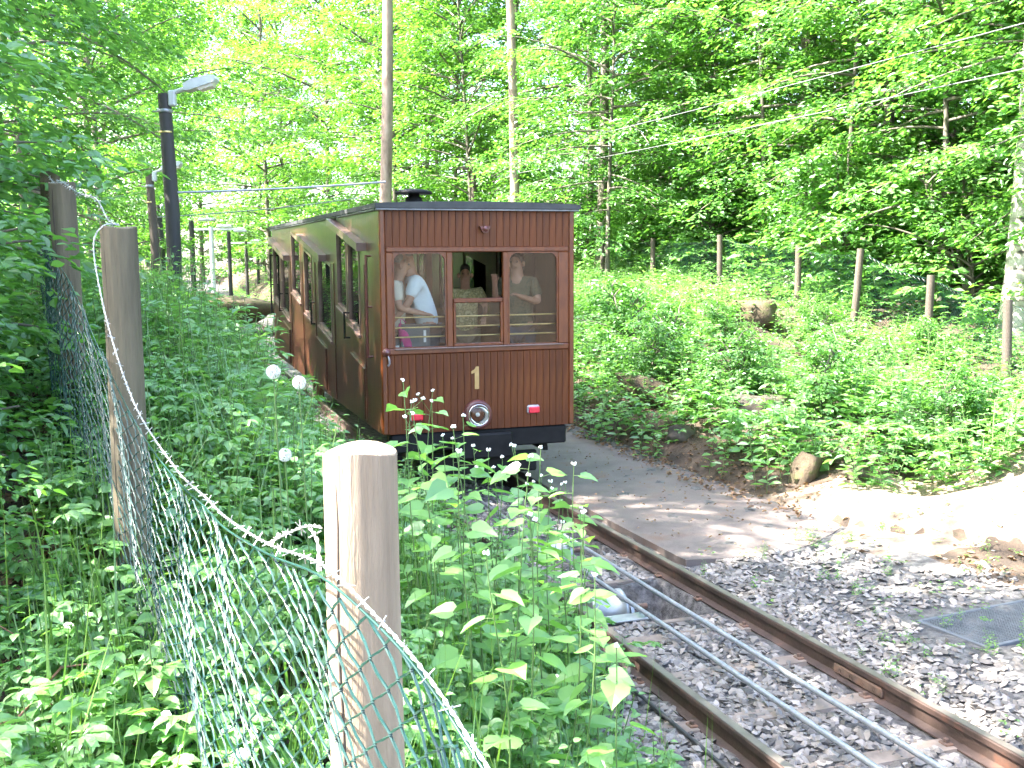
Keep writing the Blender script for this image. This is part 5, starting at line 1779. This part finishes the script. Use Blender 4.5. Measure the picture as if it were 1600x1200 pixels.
# left of the fence
s, t, x, y, z = place(1400, 2.0, 9.5, -7.0, -3.15, lambda s, t: np.clip(.10 + .16 * (s - 3.0), .10, .9))
merge_plants('ground_cover', near_t, x, y, z, rng.uniform(.5, .85, len(x)), rng, ['leaf_herb', 'stem'], label='scattered green seedlings on leaf litter left of the netting', cat='ground cover')
s, t, x, y, z = place(1100, 9, 34, -12, -3.8)
merge_plants('ground_cover', deep_t, x, y, z, rng.uniform(1.0, 1.7, len(x)), rng, ['leaf_herb', 'stem'], label='undergrowth on the upper left slope behind the posts', cat='ground cover')
# right bank
def rdens(s, t):
    d = .6 + .4 * patch(s, t)
    for rx, ry, rad in ((3.0, 12.5, .35), (2.0, 12.45, .3), (2.0, 13.8, .4), (3.95, 16.6, .55), (2.95, 10.3, .3)):
        rs_, rt2 = st(rx, ry)
        d = d * np.clip(np.hypot(s - rs_, t - rt2) / rad - .45, 0, 1)
    d = d * np.clip((t - np.interp(s, [5, 7, 8, 9, 12], [4.6, 3.9, 3.0, 2.6, 2.3])) / .5, 0, 1)
    return d
s, t, x, y, z = place(5200, 5.0, 27, 2.2, 8.6, rdens)
merge_plants('ground_cover', far_t, x, y, z, rng.uniform(.8, 1.35, len(x)) * np.interp(t, [5.4, 6.8], [1.1, .85]), rng, ['leaf_herb', 'stem'], label='green undergrowth covering the right bank up to the fence', cat='ground cover')
s, t, x, y, z = place(2700, 8, 45, 7.9, 22)
merge_plants('ground_cover', deep_t, x, y, z, rng.uniform(1.6, 2.8, len(x)), rng, ['leaf_herb', 'stem'], label='woodland undergrowth beyond the right fence', cat='ground cover')
s, t, x, y, z = place(900, 26, 75, 1.6, 8)
merge_plants('ground_cover', deep_t, x, y, z, rng.uniform(.8, 1.5, len(x)), rng, ['leaf_herb', 'stem'], label='green verge right of the distant track', cat='ground cover')
# small sprouts in the gravel
s, t, x, y, z = place(620, 2.8, 7.5, .75, 4.2, lambda s, t: .15 + .6 * np.clip(patch(2 * s, 2 * t), 0, 1))
merge_plants('sprouts', far_t, x, y, z + .02, rng.uniform(.14, .34, len(x)), rng, ['leaf_grass', 'stem'], label='small weeds sprouting in the gravel beside the asphalt', cat='weeds')
# grass tufts and ferns among the herbs
gr = [herb_grass(rng) for _ in range(4)]
s, t, x, y, z = place(520, 1.2, 12, -3.5, -1.1)
merge_plants('grass', gr, x, y, z, rng.uniform(.8, 1.5, len(x)), rng, ['leaf_grass', 'stem'], label='thin grass blades among the herbs on the left bank', cat='grass')
fe = [herb_fern(rng) for _ in range(3)]
for s_, t_, sc, lab in ((7.6, -1.75, 1.0, 'fern frond tuft beside the car front corner'), (6.2, -2.6, .9, 'fern tuft among herbs behind the near post'), (9.0, -2.5, 1.1, 'fern tuft below the dandelion clocks')):
    x, y = bank_xy(s_, t_)
    fv, ff_, fm = fe[int(s_) % 3]
    ro = empty('fern', (x, y, float(H(x, y))), lab, 'fern', 'ferns on the left bank')
    ro.scale = (sc,) * 3
    lv = fm == 0
    link('fronds', mesh_tris('fronds', fv, ff_[lv], ['leaf_herb']), ro)
    link('stalks', mesh_tris('stalks', fv, ff_[~lv], ['stem']), ro)
# fallen leaves
tv, tf = shape('hex')
def litter(n, s0, s1, t0, t1, label, dens=None, sz=(.035, .075)):
    s, t, x, y, z = place(n, s0, s1, t0, t1, dens)
    z = np.where((t > .7) & (t < 2.6) & (s > 7.2), grade(s) - .066, z)
    m = len(x); yaw = rng.uniform(0, 2 * pi, m)
    R = frames(np.stack([np.cos(yaw), np.sin(yaw), rng.normal(0, .25, m)], -1), np.stack([rng.normal(0, .4, m), rng.normal(0, .4, m), np.ones(m)], -1))
    V, F = scatter(tv * np.array([1.2, 1, 2.2]), tf, np.stack([x, y, z + .03], -1), R, rng.uniform(*sz, m))
    link('leaf_litter', mesh_tris('leaf_litter', V, F, ['leaf_litter']), label=label, cat='leaf litter', kind='stuff')
litter(9000, 1.6, 8, -6.5, -3.0, 'brown dead leaves on the path at the lower left')
litter(4800, 4.5, 14, 2.2, 5.6, 'brown dead leaves at the foot of the right bank', lambda s, t: np.exp(-((t - np.interp(s, [5, 7, 9, 14], [4.0, 3.2, 2.6, 2.3])) / .9) ** 2) * np.where(np.hypot((s - 7.5) / 1.1, (t - 3.75) / 1.6) < 1, .15, 1))
litter(260, 7.2, 12, .8, 2.5, 'few small dead leaves on the asphalt', None, (.02, .04))

# ------------------------------------------------------------------ garlic mustard plants in front of the track
hv, hf = shape('heart')
heart = mesh_tris('leaf', hv, hf, ['leaf_mustard'])


def flower_head(rr):
    t = PT()
    for q in range(9):
        a = rr.uniform(0, 6.28); d = rr.uniform(0, .011)
        t.ball((cos(a) * d, sin(a) * d, rr.uniform(-.003, .006)), rr.uniform(.0035, .0055), 0, 5)
    V, F, m = t.arr()
    return mesh_tris('flower_head', V, F, ['petal'])


rr = random.Random(8)
fheads = [flower_head(rr) for _ in range(3)]
MUST = [(-.40, 4.3, 1.20), (-.30, 4.0, 1.12), (-.22, 4.6, 1.28), (-.14, 4.2, 1.18), (-.08, 4.75, 1.25), (-.02, 3.9, 1.15), (.04, 4.45, 1.30), (.10, 4.1, 1.28), (.16, 4.7, 1.22), (.20, 3.7, 1.16), (.26, 4.3, 1.36), (.31, 3.95, 1.20),
        (-.36, 4.55, 1.22), (.06, 3.4, 1.05), (.22, 3.3, .98), (-.16, 3.5, 1.08), (.12, 5.0, 1.2), (.33, 3.15, .85), (-.32, 4.9, 1.15), (-.05, 5.3, 1.2), (.2, 5.4, 1.15), (-.2, 5.6, 1.2), (.34, 5.1, 1.1), (.05, 5.8, 1.1), (-.45, 5.2, 1.2), (-.28, 5.3, 1.15), (-.1, 4.95, 1.2), (.08, 5.35, 1.2), (.24, 4.85, 1.15), (-.5, 4.7, 1.1), (.3, 5.7, 1.1), (-.02, 3.1, .95)]
MUST = [(a, b, c + .09) for a, b, c in MUST]
MUSTZ = []
MUST.sort(key=lambda q: q[0] / q[1])
ORD = ['leftmost', 'second', 'third', 'fourth', 'fifth', 'sixth', 'seventh', 'eighth', 'ninth', 'tenth', 'eleventh', 'twelfth', 'thirteenth', 'fourteenth', 'fifteenth', 'sixteenth', 'seventeenth', 'eighteenth', 'nineteenth', 'twentieth', 'twenty-first', 'twenty-second', 'twenty-third', 'twenty-fourth', 'twenty-fifth', 'twenty-sixth', 'twenty-seventh', 'twenty-eighth', 'twenty-ninth', 'thirtieth', 'thirty-first', 'thirty-second']
for i, (x, y, h) in enumerate(MUST):
    zb = float(H(x, y))
    rt_ = empty('garlic_mustard', (x, y, zb), 'tall white-budded herb with heart-shaped leaves before the track, ' + ((ORD[0] if i == 0 else 'rightmost') if i in (0, len(MUST) - 1) else ORD[i] + ' from left'), 'plant', 'tall herbs in front of the track', rr.uniform(0, 6.28))
    lx, ly = rr.uniform(-.08, .08), rr.uniform(-.08, .08)
    def sp(f): return Vector((lx * f * f, ly * f * f, h * f)) + Vector((.012 * sin(7 * f + i), .012 * cos(6 * f + i), 0))
    MB().tube([sp(f) for f in np.linspace(0, 1, 9)], [.0045 - .0028 * f for f in np.linspace(0, 1, 9)], 5).build('stem', 'stem', rt_)
    a = rr.uniform(0, 6.28)
    nl = int(h / .075)
    for k2 in range(2, nl + 1):
        f = k2 / (nl + .6)
        a += 2.4 + rr.uniform(-.3, .3)
        size = (  .102 if f < .8 else .102 - .2 * (f - .8)) * rr.uniform(.75, 1.2)
        p = sp(f); d = Vector((cos(a), sin(a), rr.uniform(.0, .3)))
        pet = rr.uniform(.03, .06)
        MB().tube([p, p + d * pet], .0013, 3, caps=False).build('petiole', 'stem', rt_)
        o = link('leaf', heart, rt_)
        dd = Vector((cos(a), sin(a), rr.uniform(-.35, .1))).normalized()
        nn = Vector((rr.gauss(0, .3), rr.gauss(0, .3), 1))
        xx = dd.cross(nn).normalized(); zz = xx.cross(dd)
        Mx = Matrix((xx, dd, zz)).transposed().to_4x4() @ Matrix.Scale(size, 4)
        Mx.translation = p + d * pet
        o.matrix_local = Mx
    for k2 in range(rr.choice((1, 1, 2))):
        f = 1.0 if k2 == 0 else rr.uniform(.86, .95)
        p = sp(f)
        if k2:
            q = p + Vector((rr.uniform(-.06, .06), rr.uniform(-.06, .06), rr.uniform(.05, .09)))
            MB().tube([p, q], .0013, 3).build('side_stalk', 'stem', rt_); p = q
        o = link('flower_head', fheads[rr.randrange(3)], rt_); o.location = p + Vector((0, 0, .004)); o.scale = (.95,) * 3

# dandelion clocks
for px, (x, y, zt, lab) in enumerate([(-.85, 3.75, 1.86, 'upper left dandelion clock on a tall stalk'), (-.80, 3.95, 1.80, 'right-hand dandelion clock of the upper pair'), (-.87, 3.98, 1.52, 'lowest dandelion clock beside the near post')]):
    zb = float(H(x, y))
    rt_ = empty('dandelion', (x, y, zb), lab, 'flower', 'dandelion clocks')
    h = zt - zb
    MB().tube([(.03, 0, 0), (.012, 0, h * .5), (0, 0, h)], [.0035, .003, .0025], 6).build('stalk', 'stem', rt_)
    t = PT(); rr2 = np.random.default_rng(px)
    for q in range(150):
        v = norm(rr2.normal(0, 1, 3))
        e = v * .022
        t.stem([v * .004, e], .00035, 0)
        for w in range(4):
            u_ = norm(np.cross(v, rr2.normal(0, 1, 3)))
            t.stem([e, e + v * .003 + u_ * .0075], .0006, 0)
    V, F, m = t.arr()
    o = link('seed_head', mesh_tris('seed_head', V, F, ['dandelion_fluff']), rt_); o.location = (0, 0, h)
    MB().lathe([(.001, -.006), (.005, -.004), (.006, .0), (.003, .004), (.001, .005)], 8).build('receptacle', 'cane', rt_).location = (0, 0, h)

# dry twigs over the litter
for i, (a, b, lab) in enumerate([((-1.75, 3.1), (-1.05, 2.85), 'thin dry twig lying across the seedlings at lower left'), ((-1.5, 2.75), (-1.2, 3.2), 'thin pale dry stalk leaning among the seedlings'), ((-2.3, 3.6), (-1.6, 3.3), 'bent dry bramble cane at the left edge')]):
    z0, z1 = float(H(*a)) + .05, float(H(*b)) + .1 + .1 * i
    m_ = ((a[0] + b[0]) / 2, (a[1] + b[1]) / 2 + .06, (z0 + z1) / 2 + .12)
    MB().tube([(*a, z0), m_, (*b, z1)], [.005, .004, .002], 5).build('dry_twig', 'cane', label=lab, cat='twig')
